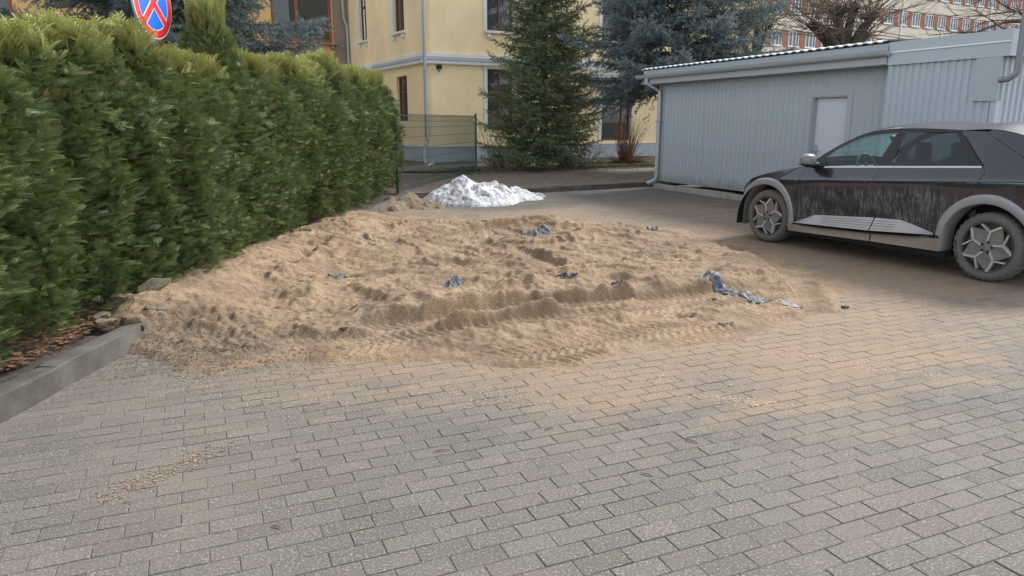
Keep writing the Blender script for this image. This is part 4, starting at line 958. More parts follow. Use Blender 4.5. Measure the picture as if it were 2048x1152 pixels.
fr.box((0, .003, 0), (1.6, .063, .08)); fr.box((0, .003, 1.42), (1.6, .063, 1.5)); fr.box((-.08, -.12, -.09), (1.68, .05, -.003))
fme = bpy.data.meshes.new('frame'); fme.from_pydata(fr.v, [], fr.f); fme.materials.append(MAT['whiteframe'])
pme = bpy.data.meshes.new('window'); pme.from_pydata([(0, .10, 0), (1.6, .10, 0), (1.6, .10, 1.5), (0, .10, 1.5)], [], [(0, 1, 2, 3)]); pme.materials.append(simple('far_window_pane', (0.16, 0.18, 0.20), .15))
bme = bpy.data.meshes.new('brick_panel'); bb = MB().box((0, .12, -.02), (1.0, .29, 1.62)); bme.from_pydata(bb.v, [], bb.f); bme.materials.append(MAT['brick'])
for z in rows[1:]:
    for x in FWX:
        w = link(bpy.data.objects.new('window', pme), far); w.matrix_local = FM @ Matrix.Translation((x, .1, z))
        link(bpy.data.objects.new('frame', fme), w)
        p = link(bpy.data.objects.new('brick_panel', bme), far); p.matrix_local = FM @ Matrix.Translation((x+1.63, .0, z))
for x in (9.0, 33.4, 52.0): MB().tube([(x, -.1, 0), (x, -.1, 18.6)], .09, 6).build('downpipe', MAT['whiteframe'], far, M=FM)
tag(far, 'long distant block with rows of white windows between red brick panels', 'building')

# --- the grey sheet-metal garage
gar = empty('garage', G0); GM = Matrix.Rotation(GA, 4, 'Z')       # local x along the wall toward the camera, local +y into the building
# (outside of the wall is local -y)
S1, S2, ZW = 6.92, 8.72, 2.52; OUT = .33
def corrugated(x0, x1, z0, z1, pitch, depth, y=0.0, flat=.42, holes=()):
    m = MB(); x = x0; xs = []
    while x < x1-1e-4:
        for dx, yy in ((0, 0), (pitch*flat, 0), (pitch*(flat+.13), -depth), (pitch*.87, -depth), (pitch, 0)):
            if x+dx <= x1+1e-6: xs.append((x+dx, y+yy))
        x += pitch
    xs.append((x1, y)); ded = []
    for p in xs:
        if not ded or p[0]-ded[-1][0] > 1e-5: ded.append(p)
    for (a, ya), (b, yb) in zip(ded, ded[1:]):
        spans = [(z0, z1)]
        for h0, h1, hz in holes:
            if (a+b)/2 > h0 and (a+b)/2 < h1: spans = [(hz, z1)]
        for q0, q1 in spans: m.add([(a, ya, q0), (b, yb, q0), (b, yb, q1), (a, ya, q1)], [(0, 1, 2, 3)])
    return m
DX0, DX1, DZ = 5.02, 5.86, 2.10
sheets = [(0.0, 1.75), (1.75, 3.5), (3.5, 5.02), (5.02, 5.86), (5.86, 6.92)]
for a, b in sheets:
    z0 = DZ if a == 5.02 else .19 + .002*sheets.index((a, b))
    corrugated(a, b, z0, 2.62, .14, .016).build('wall_sheet', MAT['sheet'], gar, M=GM)
for a, b in ((6.9, 7.85), (7.85, 8.72)): corrugated(a, b, .19, 2.60, .118, .028, -OUT).build('wall_sheet', MAT['sheet2'], gar, M=GM)
MB().add([(6.9, -OUT-.004, .19), (6.9, .0, .19), (6.9, .0, 2.6), (6.9, -OUT-.004, 2.6)], [(0, 1, 2, 3)]).build('return_sheet', MAT['sheet2'], gar, M=GM)
# end walls
E1 = GM @ Matrix.Translation((8.74, -OUT, 0)) @ Matrix.Rotation(R(90), 4, 'Z')
corrugated(0, 6.4, .19, 2.6, .118, .028).build('wall_sheet', MAT['sheet2'], gar, M=E1)
E0 = GM @ Matrix.Translation((0, 6.0, 0)) @ Matrix.Rotation(R(-90), 4, 'Z')
corrugated(0, 6.0, .19, 2.62, .14, .016).build('wall_sheet', MAT['sheet'], gar, M=E0)
MB().box((.02, .22, .2), (8.7, 6.0, 2.5)).build('inner_core', MAT['black'], gar, M=GM)
MB().box((-.03, -.03, .19), (.06, -.018, 2.6)).build('corner_flashing', MAT['trimsheet'], gar, M=GM)
# door
dr = MB().cbox((DX0+.02, .09, .15), (DX1-.02, .14, DZ-.02), .006).build('door', MAT['doorleaf'], gar, M=GM)
MB().box((DX0+.07, .075, .93), (DX0+.12, .092, 1.22)).build('lock_plate', MAT['chrome'], dr, M=GM)
MB().tube([(DX0+.095, .08, 1.12), (DX0+.095, .03, 1.12), (DX0+.22, .03, 1.12)], .014, 8).build('handle', MAT['chrome'], dr, M=GM)
MB().tube([(DX0+.095, .08, 1.0), (DX0+.095, .062, 1.0)], .014, 8).build('lock_cylinder', MAT['chrome'], dr, M=GM)
for z in (.5, 1.75): MB().tube([(DX1-.03, .08, z-.06), (DX1-.03, .08, z+.06)], .012, 8).build('hinge', MAT['chrome'], dr, M=GM)
df = MB(); df.box((DX0-.10, -.03, .15), (DX0-.0, -.018, DZ+.1)); df.box((DX1, -.03, .15), (DX1+.11, -.018, DZ+.1)); df.box((DX0, -.031, DZ), (DX1, -.0185, DZ+.101))
df.box((DX0-.012, -.018, .15), (DX0+.018, .14, DZ+.0)); df.box((DX1-.018, -.018, .15), (DX1+.012, .14, DZ)); df.box((DX0+.018, -.018, DZ-.02), (DX1-.018, .14, DZ+.02))
df.build('door_frame', MAT['trimsheet'], gar, M=GM)
# eaves: soffit, fascia, gutter, sheet edge above
sl = R(2.0)
MB().box((-.22, -OUT-.02, 2.54), (6.9, .01, 2.56)).build('soffit', MAT['trimsheet'], gar, M=GM)
MB().box((-.22, -OUT-.05, 2.54), (6.898, -OUT-.022, 2.86)).build('fascia', MAT['trimsheet'], gar, M=GM)
gp_ = []
for k in range(9): t = math.pi*k/8; gp_.append((-OUT-.115+.062*math.cos(t), 2.735-.075*math.sin(t)))
prof = gp_ + [(y-.0, z+.0) for y, z in [( -OUT-.182, 2.745), (-OUT-.17, 2.75)]]
gm_ = MB(); xs_ = (-.42, 6.98); inner = [(y*1.0+.004*(1 if y < -OUT-.115 else -1), z+.006) for y, z in prof]
for P in (prof, inner):
    b = len(gm_.v)
    for x in xs_:
        for y, z in P: gm_.v.append((x, y, z))
    for i in range(len(P)-1): gm_.f.append((b+i, b+i+1, b+len(P)+i+1, b+len(P)+i))
for x in xs_: gm_.add([(x, y, z) for y, z in gp_], [tuple(range(9))])
gm_.build('gutter', MAT['zinc'], gar, smooth=True, M=GM)
rf = MB(); npt = int(7.2/.05)
top = [( -.25+k*.05, 2.90 + (.018 if (k//2) % 2 else 0)) for k in range(npt)]
for (a, za), (b, zb) in zip(top, top[1:]): rf.add([(a, -OUT-.09, za), (b, -OUT-.09, zb), (b, 6.2, zb+.35), (a, 6.2, za+.35), (a, -OUT-.09, za-.022), (b, -OUT-.09, zb-.022)], [(0, 1, 2, 3), (4, 5, 1, 0)])
rf.build('roof', MAT['roofsheet'], gar, M=GM)
MB().box((-.2, -OUT-.02, 2.86), (6.89, 6.0, 2.875)).build('roof_deck', MAT['black'], gar, M=GM)
# parapet of the newer section
pp = MB().box((6.93, -OUT-.06, 2.52), (8.86, -OUT-.034, 2.87)).build('parapet', MAT['sheet2'], gar, M=GM)
MB().box((8.86, -OUT-.06, 2.52), (8.886, 6.2, 2.868)).build('parapet', MAT['sheet2'], gar, M=GM)
MB().cbox((6.93, -OUT-.078, 2.70), (8.88, -OUT-.0605, 2.722), .004).build('drip_edge', MAT['roofsheet'], pp, M=GM)
MB().box((6.94, -OUT-.033, 2.83), (8.859, 6.2, 2.845)).build('roof_deck', MAT['sheet2'], gar, M=GM)
MB().box((8.42, -OUT-.055, 1.93), (8.79, -OUT-.037, 2.519)).build('corner_flashing', MAT['trimsheet'], gar, M=GM)
MB().box((8.69, -OUT-.034, .2), (8.775, -OUT+.05, 1.929)).build('corner_flashing', MAT['sheet2'], gar, M=GM)
# screws
sc = MB()
def screws(x0, x1, dx, z, y):
    x = x0
    while x < x1: sc.tube([(x, y, z), (x, y-.008, z)], .008, 6); x += dx
for z in (1.66, 1.00, 2.34): screws(.12, 4.9, .14, z, -.017); screws(6.0, 6.85, .14, z, -.017)
for z in (1.66, 2.36): screws(7.0, 8.4, .118, z, -OUT-.004)
for k in range(10): x = rng.uniform(.3, 6.8); z = rng.uniform(.5, 2.2); (sc.tube([(x, -.017, z), (x, -.023, z)], .011, 6) if not DX0-.15 < x < DX1+.15 else None)
tag(sc.build('screw_row', MAT['screw'], gar, M=GM), kind='stuff')
# downpipe at the left end, dark pipe elbow at the right end
pipe(gar, GM, [(.02, -OUT-.115, 2.68), (.02, -OUT-.115, 2.56), (.10, -.10, 2.36), (.10, -.10, .30), (.06, -.12, .2), (-.10, -.22, .12)], .052, MAT['zinc'], bands=())
MB().box((.03, -.155, 1.64), (.17, -.02, 1.67)).build('pipe_bracket', MAT['zinc'], gar, M=GM)
MB().tube([(9.06, -OUT-.12, 3.4), (9.06, -OUT-.12, 2.33), (9.04, -OUT-.13, 2.26), (8.97, -OUT-.15, 2.21), (8.86, -OUT-.16, 2.20)], .042, 12).build('vent_pipe', MAT['darkpipe'], gar, smooth=True, M=GM)
x = -.06; i = 0
while x < 8.8:
    L = .98; yo = 0 if x < 6.7 else -OUT
    MB().cbox((x, yo-.10, -.1), (min(x+L, 8.8)-.012, yo+.12, .115+.006*(i % 3)), .012).build('plinth_block', MAT['plinthblock'], gar, M=GM); x += L; i += 1
tag(gar, 'grey blue corrugated metal garage with a steel door and white gutter edge', 'garage')

# --- green mesh fence panel and post
FA0 = Vector((-2.52, 16.1, 0)); FB0 = Vector((-1.13, 22.87, 0)); fd = (FB0-FA0); FLn = fd.length; fm = Matrix.Rotation(math.atan2(fd.y, fd.x), 4, 'Z')
fen = empty('mesh_fence', FA0)
zs = [.16, .30, .55, .80, 1.05, 1.30, 1.52, 1.66, 1.78]; v_at = lambda z: .035 if z in (.30, 1.66) else 0.0
x = .05
vw = []
while x < FLn:
    pts = [(x, 0, .14)] + [(x, v_at(z), z) for z in zs[1:-1]] + [(x, 0, 1.82)]
    MB().tube(pts, .0046, 4).build('wire_upright', MAT['wire'], fen, M=fm); x += .0545
for z in zs: MB().tube([(0, v_at(z)+.004, z), (FLn, v_at(z)+.004, z)], .005, 4).build('wire_rail', MAT['wire'], fen, M=fm)
for xx in (0.0, FLn):
    tilt = .03 if xx > 1 else 0
    p = MB().cbox((xx-.028, -.05, .0), (xx+.028, .01, 1.86), .006).build('post', MAT['fence'], fen, M=fm)
    MB().cbox((xx-.033, -.055, 1.861), (xx+.033, .015, 1.885), .006).build('post_cap', MAT['fence'], p, M=fm)
    for z in (.3, .95, 1.6): MB().box((xx-.04, .0105, z), (xx+.04, .022, z+.035)).build('clip', MAT['fence'], p, M=fm)
tag(fen, 'green welded mesh fence panel with post between hedge end and spruce', 'fence')

# --- the road sign standing behind the hedge
sg = empty('road_sign', (-3.80, 8.2, .1)); SR = Matrix.Rotation(R(-33), 4, 'Z')
# local: face looks along -y before turning
SM = Matrix.Translation((0, 0, 0)) @ Matrix.Rotation(R(86), 4, 'Z')
MB().tube([(0, .05, -.1), (0, .05, 3.2)], .03, 12).build('pole', MAT['signgrey'], sg, smooth=True, M=SM)
ZC = 2.78; RD = .375
def disc(m, r0, r1, y, n=56, a0=0, a1=2*math.pi):
    vs = []; fs = []
    for k in range(n+1):
        t = a0+(a1-a0)*k/n
        for r in (r0, r1): vs.append((r*math.cos(t), y, ZC + r*math.sin(t)))
    for k in range(n): fs.append((2*k, 2*k+1, 2*k+3, 2*k+2))
    m.add(vs, fs)
face = MB(); face.lathe([(0, -.0), (RD, 0), (RD, .022), (0, .022)], 56, Matrix.Translation((0, .022, ZC)) @ Matrix.Rotation(R(90), 4, 'X'))
plate = face.build('sign_disc', MAT['signgrey'], sg, M=SM)
m = MB(); disc(m, RD*.0, RD*.99, -.002); m.build('white_face', MAT['signwhite'], plate, M=SM)
m = MB(); disc(m, RD*.76, RD*.965, -.004); m.build('red_ring', MAT['signred'], plate, M=SM)
m = MB(); disc(m, 0, RD*.735, -.004); m.build('blue_field', MAT['signblue'], plate, M=SM)
for a in (45, -45):
    m = MB(); rt = Matrix.Translation((0, 0, ZC)) @ Matrix.Rotation(R(a), 4, 'Y')
    m.box((-RD*.75, -.0075 - (.001 if a > 0 else 0), -RD*.125), (RD*.75, -.0055, RD*.125), rt); m.build('white_bar', MAT['signwhite'], plate, M=SM)
    m = MB(); m.box((-RD*.79, -.011 - (.001 if a > 0 else 0), -RD*.094), (RD*.79, -.009, RD*.094), rt); m.build('red_bar', MAT['signred'], plate, M=SM)
pl = MB().cbox((-.24, -.012, 1.98), (.24, .012, 2.30), .006).build('supplementary_plate', MAT['signwhite'], sg, M=SM)
m = MB()
for a, b, c, d in ((-.215, -.205, 2.005, 2.275), (.205, .215, 2.005, 2.275)): m.box((a, -.0145, c), (b, -.0125, d))
for c in (2.005, 2.265): m.box((-.205, -.0145, c), (.205, -.0125, c+.01))
m.build('plate_border', MAT['blackplastic'], pl, M=SM)
tag(sg, 'round no stopping sign with red cross on blue above a white plate', 'road sign')
# ================================================================== THE CAR
CAR_LOC = (4.92, 7.52, 0); CAR_ROT = R(118.8)
car = empty('parked_car', CAR_LOC, CAR_ROT)     # local x forward, y = 0 is the tyre face on the near side, z up
CW = -0.935                                       # centre line
def belt(x): return 1.09 + (2.07-x)*.052
def char(x): return .90 + (2.32-x)*.0625
def WY(x, z):
    """how far the body side stands out at a place of its side view"""
    y = .012
    if x > 2.3: y -= .20*((x-2.3)/1.35)**2 + (.5*((x-3.46)/.3)**2 if x > 3.46 else 0)
    if x < .3: y -= .10*((.3-x)/1.0)**2
    zb, zc = belt(x), char(x)
    if z > zb: y -= .070 + .47*(z-zb) + .05*(z-zb)**2
    elif z > zc: y -= .070*((z-zc)/(zb-zc))**1.1
    else:
        t = min(1, (zc-z)/(zc-.52)); arch = min(1, max(0, (min(abs(x), abs(x-2.95))-.5)/.35))
        y -= (.012*t + .055*t*t)*arch + .008*t
        dl = z-(.36+.19*x)                      # soft diagonal crease across the doors
        y -= .012*arch*max(0, min(1, (dl+.03)/.06))*max(0, 1-abs(t-.5)*2)
    return y
def smooth_path(P, n=6, closed=False):
    P = [np.array(p, float) for p in P]; out = []
    for i in range(len(P)-1):
        p0 = P[max(i-1, 0)]; p1 = P[i]; p2 = P[i+1]; p3 = P[min(i+2, len(P)-1)]
        for k in range(n): t = k/n; out.append(.5*((2*p1)+(-p0+p2)*t+(2*p0-5*p1+4*p2-p3)*t*t+(-p0+3*p1-3*p2+p3)*t**3))
    out.append(P[-1]); return [tuple(p) for p in out]
def inset(poly, d):
    """shrink a polygon a little so that panels leave a gap"""
    n = len(poly); A = sum(poly[i][0]*poly[(i+1) % n][1]-poly[(i+1) % n][0]*poly[i][1] for i in range(n)); s = 1 if A > 0 else -1; out = []
    for i in range(n):
        p0 = np.array(poly[i-1]); p1 = np.array(poly[i]); p2 = np.array(poly[(i+1) % n]); e1 = p1-p0; e2 = p2-p1
        l1, l2 = np.linalg.norm(e1), np.linalg.norm(e2)
        if l1 < 1e-6 or l2 < 1e-6: out.append(tuple(p1)); continue
        n1 = s*np.array([-e1[1], e1[0]])/l1; n2 = s*np.array([-e2[1], e2[0]])/l2; b = n1+n2; L = b.dot(b)
        out.append(tuple(p1 + b*(2*d/max(L, .6))/2*1.0))
    return out
def panel(name, poly, mat, off=0.0, gap=.004, step=.045, parent=None, both=True, yfun=None, thick=.0):
    poly = [(float(a), float(b)) for a, b in (inset(poly, gap) if gap else poly)]
    dd = []
    for p in poly:
        if not dd or math.hypot(p[0]-dd[-1][0], p[1]-dd[-1][1]) > 1e-4: dd.append(p)
    if math.hypot(dd[0][0]-dd[-1][0], dd[0][1]-dd[-1][1]) < 1e-4: dd.pop()
    fine = []
    for i in range(len(dd)):
        a, b = dd[i], dd[(i+1) % len(dd)]; L = math.hypot(b[0]-a[0], b[1]-a[1]); q = max(1, int(L/step))
        for k in range(q): fine.append((a[0]+(b[0]-a[0])*k/q, a[1]+(b[1]-a[1])*k/q))
    n = len(fine); P = np.array(fine); x0, z0 = P.min(0); x1, z1 = P.max(0)
    gx, gz = np.meshgrid(np.arange(x0+step/2, x1, step), np.arange(z0+step/2, z1, step)); gx = gx.ravel(); gz = gz.ravel()
    ok = poly_sd(gx, gz, P) > step*.35; pts = [Vector(p) for p in fine] + [Vector((a, b)) for a, b in zip(gx[ok], gz[ok])]
    vv, ee, ff, *_ = delaunay_2d_cdt(pts, [], [list(range(n))], 1, 1e-6)
    f = yfun or WY
    res = []
    for side in ((0, 1) if both else (0,)):
        vs = [(v.x, (f(v.x, v.y)+off) if side == 0 else 2*CW-(f(v.x, v.y)+off), v.y) for v in vv]
        fs = []
        for t in ff:
            a, b, c = [Vector(vs[i]) for i in t]; nrm = (b-a).cross(c-a)
            fs.append(tuple(t) if (nrm.y > 0) == (side == 0) else tuple(t)[::-1])
        m = MB().add(vs, fs)
        me = bpy.data.meshes.new(name); me.from_pydata(m.v, [], m.f); me.polygons.foreach_set('use_smooth', [True]*len(me.polygons)); me.update(); me.materials.append(mat)
        res.append(link(bpy.data.objects.new(name, me), (parent[side] if isinstance(parent, list) else parent) or car))
    return res
# measured curves of the side view
fdgap = smooth_path([(2.37,1.10),(2.39,.98),(2.43,.79),(2.45,.59),(2.43,.355)], 4)
farco = smooth_path([(3.57,.27),(3.555,.43),(3.51,.58),(3.40,.735),(3.21,.85),(3.01,.893),(2.84,.885),(2.70,.835),(2.56,.71),(2.48,.54),(2.44,.34)], 5)
farci = smooth_path([(3.50,.20),(3.48,.40),(3.40,.585),(3.25,.735),(3.04,.80),(2.87,.79),(2.72,.73),(2.61,.62),(2.55,.48),(2.53,.26)], 5)
rarco = smooth_path([(.53,.43),(.50,.60),(.40,.75),(.24,.868),(.05,.917),(-.13,.895),(-.31,.79),(-.45,.63),(-.52,.40)], 5)
rarci = smooth_path([(.455,.26),(.45,.44),(.41,.58),(.29,.735),(.08,.815),(-.11,.795),(-.27,.70),(-.39,.55),(-.44,.32)], 5)
bgap = smooth_path([(1.30,1.14),(1.335,.99),(1.345,.95),(1.33,.74),(1.32,.532)], 4)
rgap = smooth_path([(2.20,1.215),(2.16,1.25),(1.92,1.40),(1.68,1.51),(1.41,1.56),(.98,1.575),(.53,1.56)], 5)
gtop = smooth_path([(2.13,1.195),(1.98,1.325),(1.80,1.425),(1.61,1.485),(1.28,1.522)], 4)
trim_u = smooth_path([(2.42,.36),(2.15,.472),(1.32,.53),(.99,.542),(.54,.445)], 1)
# fenders, doors, quarters
fen_top = [(2.51,1.045),(2.37,1.10)]
fl_ = [p for p in farco if p[0] < 2.80][::-1]
panel('front_fender', fdgap + fl_ + [(2.79,.885)] + fen_top, MAT['paint'])
hs = [p for p in farco if p[0] > 2.79 and p[1] > .735][::-1]
hood_edge = [(3.44,.745),(3.40,.80),(3.30,.865),(3.10,.93),(2.80,.99),(2.52,1.05)]
panel('hood_side', hs + hood_edge, MAT['paint'])
fd = panel('front_door', [(2.37,1.085),(1.31,belt(1.31)-.003)] + bgap[1:] + [(2.15,.472),(2.42,.36)] + fdgap[::-1][1:-1], MAT['paint'])
ra = [p for p in rarco if p[1] > .44 and p[0] > .235][::-1]
rd_gap = smooth_path([(.16,1.195),(.115,1.14),(.14,1.05),(.21,.905),(.24,.87)], 4)
rd = panel('rear_door', [(1.295,belt(1.295)-.003),(.16,belt(.16)-.003)] + rd_gap[1:] + ra + [(.54,.445),(.99,.542),(1.315,.53)] + bgap[::-1][1:-1], MAT['paint'])
rq = [p for p in rarco if p[0] < .24]
panel('rear_quarter', [(.53,1.56),(.24,1.545),(.20,1.51),(-.15,1.32),(-.45,1.16),(-.62,1.0),(-.66,.75),(-.58,.40)] + rq[::-1] + rd_gap[::-1][1:-1] + [(.155,1.205)], MAT['paint'])
panel('tailgate_side', [(.24,1.55),(.20,1.57),(-.1,1.52),(-.35,1.42),(-.5,1.22),(-.45,1.17),(-.15,1.325),(.20,1.515)], MAT['paint'])
# window frames and glass
panel('door_frame', rgap + [(.58,1.53),(1.16,1.532),(1.28,1.524)] + gtop[::-1] + [(2.11,1.19),(2.07,belt(2.07)+.012),(2.30,belt(2.3)+.012),(2.26,1.16)], MAT['gloss'], off=-.004, gap=.002)
panel('centre_pillar', [(1.28,1.523),(1.16,1.53),(1.19,belt(1.19)+.012),(1.375,belt(1.375)+.012)], MAT['gloss'], off=-.003, gap=.001)
panel('rear_pillar', [(.58,1.53),(.53,1.558),(.165,belt(.165)+.012),(.345,belt(.345)+.012),(.345,1.27),(.39,1.33)], MAT['gloss'], off=-.003, gap=.001)
panel('front_window', gtop + [(1.375,belt(1.375)),(2.06,belt(2.06)),(2.11,1.18)], MAT['glassf'], off=-.012, gap=-.004, parent=fd)
panel('rear_window', [(1.16,1.53),(.58,1.53),(.39,1.33),(.345,1.27),(.345,belt(.345)),(1.19,belt(1.19))], MAT['glassr'], off=-.012, gap=-.004, parent=rd)
panel('belt_trim', [(2.09,belt(2.09)-.012),(.16,belt(.16)-.012),(.165,belt(.165)+.010),(2.07,belt(2.07)+.010)], MAT['silver'], off=.006, gap=0, step=.08)
panel('shoulder_line', [(2.30,char(2.3)-.003),(-.55,char(-.55)-.003),(-.55,char(-.55)+.004),(2.30,char(2.3)+.003)], MAT['black'], off=.003, gap=0, step=.05)
hz = lambda x, z: WY(x, z)+.004
panel('handle', [(.50,.985+.005),(.29,.995),(.27,1.022),(.49,1.02)], MAT['paint'], off=.007, gap=0, parent=rd, step=.03)
panel('handle', [(1.62,.925),(1.42,.935),(1.40,.962),(1.61,.955)], MAT['paint'], off=.007, gap=0, parent=fd, step=.03)
# dark layer behind the panel gaps
low = farco[::-1]
lower = [(2.37,1.06)] + [(2.6,1.0),(3.1,.9),(3.4,.76)] + [p for p in farco if p[1] < .75 and p[0] > 3.2][::-1][:0] + [p for p in farco if p[0] <= 3.40 and p[1] > .36] + [(2.42,.37),(2.15,.475),(1.32,.533),(.99,.545),(.535,.45)] + [p for p in rarco if p[1] > .44] + [(-.6,.5),(-.63,.98),(-.44,1.15),(.15,1.48),(.5,1.54),(.18,1.20),(2.1,1.06)]
panel('gap_liner', lower, MAT['black'], off=-.014, gap=0, step=.06)
# wheel-arch cladding: outer bevel, flat face, turned-in lip
def arch(outer, inner, name):
    N_ = 60
    def res(P):
        P = np.array(P); s = np.concatenate([[0], np.cumsum(np.hypot(*np.diff(P, axis=0).T))]); t = np.linspace(0, s[-1], N_); return np.stack([np.interp(t, s, P[:, 0]), np.interp(t, s, P[:, 1])], 1)
    A, B = res(outer), res(inner); rows = [(0, .0), (.10, .016), (.22, .022), (.88, .014), (1.0, .004), (1.02, -.05), (1.02, -.22)]
    for side in (0, 1):
        vs = []
        for a, b in zip(A, B):
            for t, o in rows:
                q = a+(b-a)*t; y = WY(*(a+(b-a)*min(t, .9)))+o; vs.append((q[0], y if side == 0 else 2*CW-y, q[1]))
        m = len(rows); fs = []
        for i in range(N_-1):
            for k in range(m-1):
                f = (i*m+k, i*m+k+1, (i+1)*m+k+1, (i+1)*m+k); fs.append(f if side else f[::-1])
        o = MB().add(vs, fs).build(name, MAT['clad'], car, smooth=True)
        # wheel well
        wv = []; 
        for b in B:
            for y in (-.05, -.34): wv.append((b[0], y if side == 0 else 2*CW-y, b[1]+.004))
        wf = [(2*i, 2*i+1, 2*i+3, 2*i+2) for i in range(N_-1)]; wf.append(tuple(2*i+1 for i in range(N_)))
        MB().add(wv, wf).build('wheel_well', MAT['black'], car)
arch(farco, farci, 'arch_cladding'); arch(rarco, rarci, 'arch_cladding')
# brushed trim with grooves along the doors, dark strip, dirty sill
def strip(name, up, lo, yu, yl, mat, rows, groove=0.0, N_=70, flat=None):
    up = np.array(up); lo = np.array(lo)
    for side in (0, 1):
        vs = []
        for i in range(N_):
            x = up[0, 0]+(up[-1, 0]-up[0, 0])*i/(N_-1); zu = np.interp(-x, -up[:, 0], up[:, 1]); zl = np.interp(-x, -lo[:, 0], lo[:, 1])
            for k in range(rows+1):
                t = k/rows; g = -groove if groove and k % 3 == 2 and 0 < k < rows else 0
                y = (WY(x, zu)+yu)*(1-t) + yl*t + g
                if flat is not None: y = (WY(x, .53))*(1-flat) + .03*flat + .004
                vs.append((x, y if side == 0 else 2*CW-y, zu+(zl-zu)*t))
        m = rows+1; fs = []
        for i in range(N_-1):
            for k in range(rows):
                f = (i*m+k, i*m+k+1, (i+1)*m+k+1, (i+1)*m+k); fs.append(f if not side else f[::-1])
        MB().add(vs, fs).build(name, mat, car)
def grooves(up, lo, x0, x1, ts):  # darker strips laid on the trim, painting in the shade of its grooves
    for t in ts:
        strip('groove_shade_strip', [(x0, np.interp(-x0, [-p[0] for p in up], [p[1] for p in up])*(1-t)+np.interp(-x0, [-p[0] for p in lo], [p[1] for p in lo])*t), (x1, np.interp(-x1, [-p[0] for p in up], [p[1] for p in up])*(1-t)+np.interp(-x1, [-p[0] for p in lo], [p[1] for p in lo])*t)],
              [(x0, np.interp(-x0, [-p[0] for p in up], [p[1] for p in up])*(1-t)+np.interp(-x0, [-p[0] for p in lo], [p[1] for p in lo])*t-.006), (x1, np.interp(-x1, [-p[0] for p in up], [p[1] for p in up])*(1-t)+np.interp(-x1, [-p[0] for p in lo], [p[1] for p in lo])*t-.006)], 0, 0, MAT['sillclad'], 1, N_=12, flat=t)
tu = [(2.42,.357),(2.15,.470),(1.325,.528)]; tl = [(2.42,.345),(1.325,.380)]; tu2 = [(1.31,.528),(.99,.54),(.54,.443)]; tl2 = [(1.31,.381),(.54,.432)]
strip('door_trim', tu, tl, .0, .03, MAT['silver'], 18, .006); strip('door_trim', tu2, tl2, .0, .03, MAT['silver'], 18, .006)
grooves([(2.15,.47),(1.325,.528)], [(2.15,.354),(1.325,.38)], 2.02, 1.34, (.2, .4, .6, .8)); grooves([(1.31,.528),(.99,.54)], [(1.31,.381),(.99,.402)], 1.295, 1.0, (.2, .4, .6, .8))
strip('trim_strip', [(2.42,.3445),(1.325,.379)], [(2.42,.315),(1.325,.347)], .03, .022, MAT['blackplastic'], 2); strip('trim_strip', [(1.31,.380),(.47,.434)], [(1.31,.348),(.47,.40)], .03, .022, MAT['blackplastic'], 2)
strip('sill', [(2.52,.32),(1.325,.346)], [(2.52,.225),(1.325,.25)], .035, .0, MAT['sillclad'], 3); strip('sill', [(1.31,.347),(.46,.40)], [(1.31,.25),(.46,.255)], .035, .0, MAT['sillclad'], 3)
MB().box((.42, 2*CW+.03, .19), (2.56, -.03, .262)).build('floor_pan', MAT['black'], car); MB().box((-.55, 2*CW+.36, .19), (3.4, -.36, .2615)).build('underbody', MAT['black'], car)
MB().box((.5, 2*CW+.10, .262), (2.5, -.10, .98)).build('cabin_floor', MAT['black'], car)
MB().box((-.55, 2*CW+.36, .30), (3.3, -.36, .80)).build('chassis_core', MAT['black'], car)
# skin across the car: bumper, bonnet, windscreen, roof, tail
edgeP = [(3.47,.19),(3.56,.30),(3.565,.45),(3.54,.60),(3.47,.735),(3.40,.80),(3.30,.865),(3.10,.93),(2.80,.99),(2.52,1.05),(2.38,1.10),(2.20,1.215),(2.16,1.25),(1.92,1.40),(1.68,1.51),(1.41,1.56),(.98,1.575),(.53,1.56),(.20,1.57),(-.10,1.52),(-.35,1.42),(-.50,1.22),(-.66,.95),(-.70,.60),(-.62,.25)]
EP = smooth_path(edgeP, 6); NV = 28
def crown(i):
    x, z = EP[i]; f = i/6.0
    if f < 4.5: return (.11*(1-abs(f-2)/9), .0, 3.2)                # forward bow, rise, power
    if f < 10: k = (f-4.5)/5.5; return (.10*(1-k)+.0*k, .055, 2.6)
    if f < 13.5: return (.10, .06, 2.4)
    if f < 18.5: return (.03, .07, 2.6)
    return (-.08, .03*max(0, (22-f)/3.5), 3.0)
grid = []
for i, (x, z) in enumerate(EP):
    bow, rise, pw = crown(i); ye = WY(x, z) if z < 1.6 else WY(x, 1.6); row = []
    for k in range(NV+1):
        v = -1+2*k/NV; v = math.copysign(abs(v)**.8, v); e = 1-abs(v)**pw; row.append((x + bow*(1-v*v), CW + (ye-CW)*v, z + rise*e))
    grid.append(row)
# smooth crown parameters along the car
G = np.array(grid); K = np.array([.25, .5, .25])
for it in range(3): G[1:-1, 1:-1] = .25*G[:-2, 1:-1] + .5*G[1:-1, 1:-1] + .25*G[2:, 1:-1]
def skin(name, i0, i1, mat, k0=0, k1=NV, lift=0.0):
    sub = G[i0:i1+1, k0:k1+1]; a, b = sub.shape[:2]; idx = np.arange(a*b).reshape(a, b)
    F = np.stack([idx[:-1,:-1], idx[:-1,1:], idx[1:,1:], idx[1:,:-1]], -1).reshape(-1, 4)
    V = sub.reshape(-1, 3).copy(); V[:, 2] += lift
    return np_obj(name, V, F, mat, car, smooth=True)
wi0, wi1 = 62, 92
skin('front_bumper', 0, 26, MAT['paint'], 4, NV-4); skin('bumper_corner', 0, 26, MAT['clad'], NV-4, NV); skin('bumper_corner', 0, 26, MAT['clad'], 0, 4); skin('bonnet', 26, wi0, MAT['roofpaint'])
skin('windscreen', wi0, wi1, MAT['glassw'], 2, NV-2)
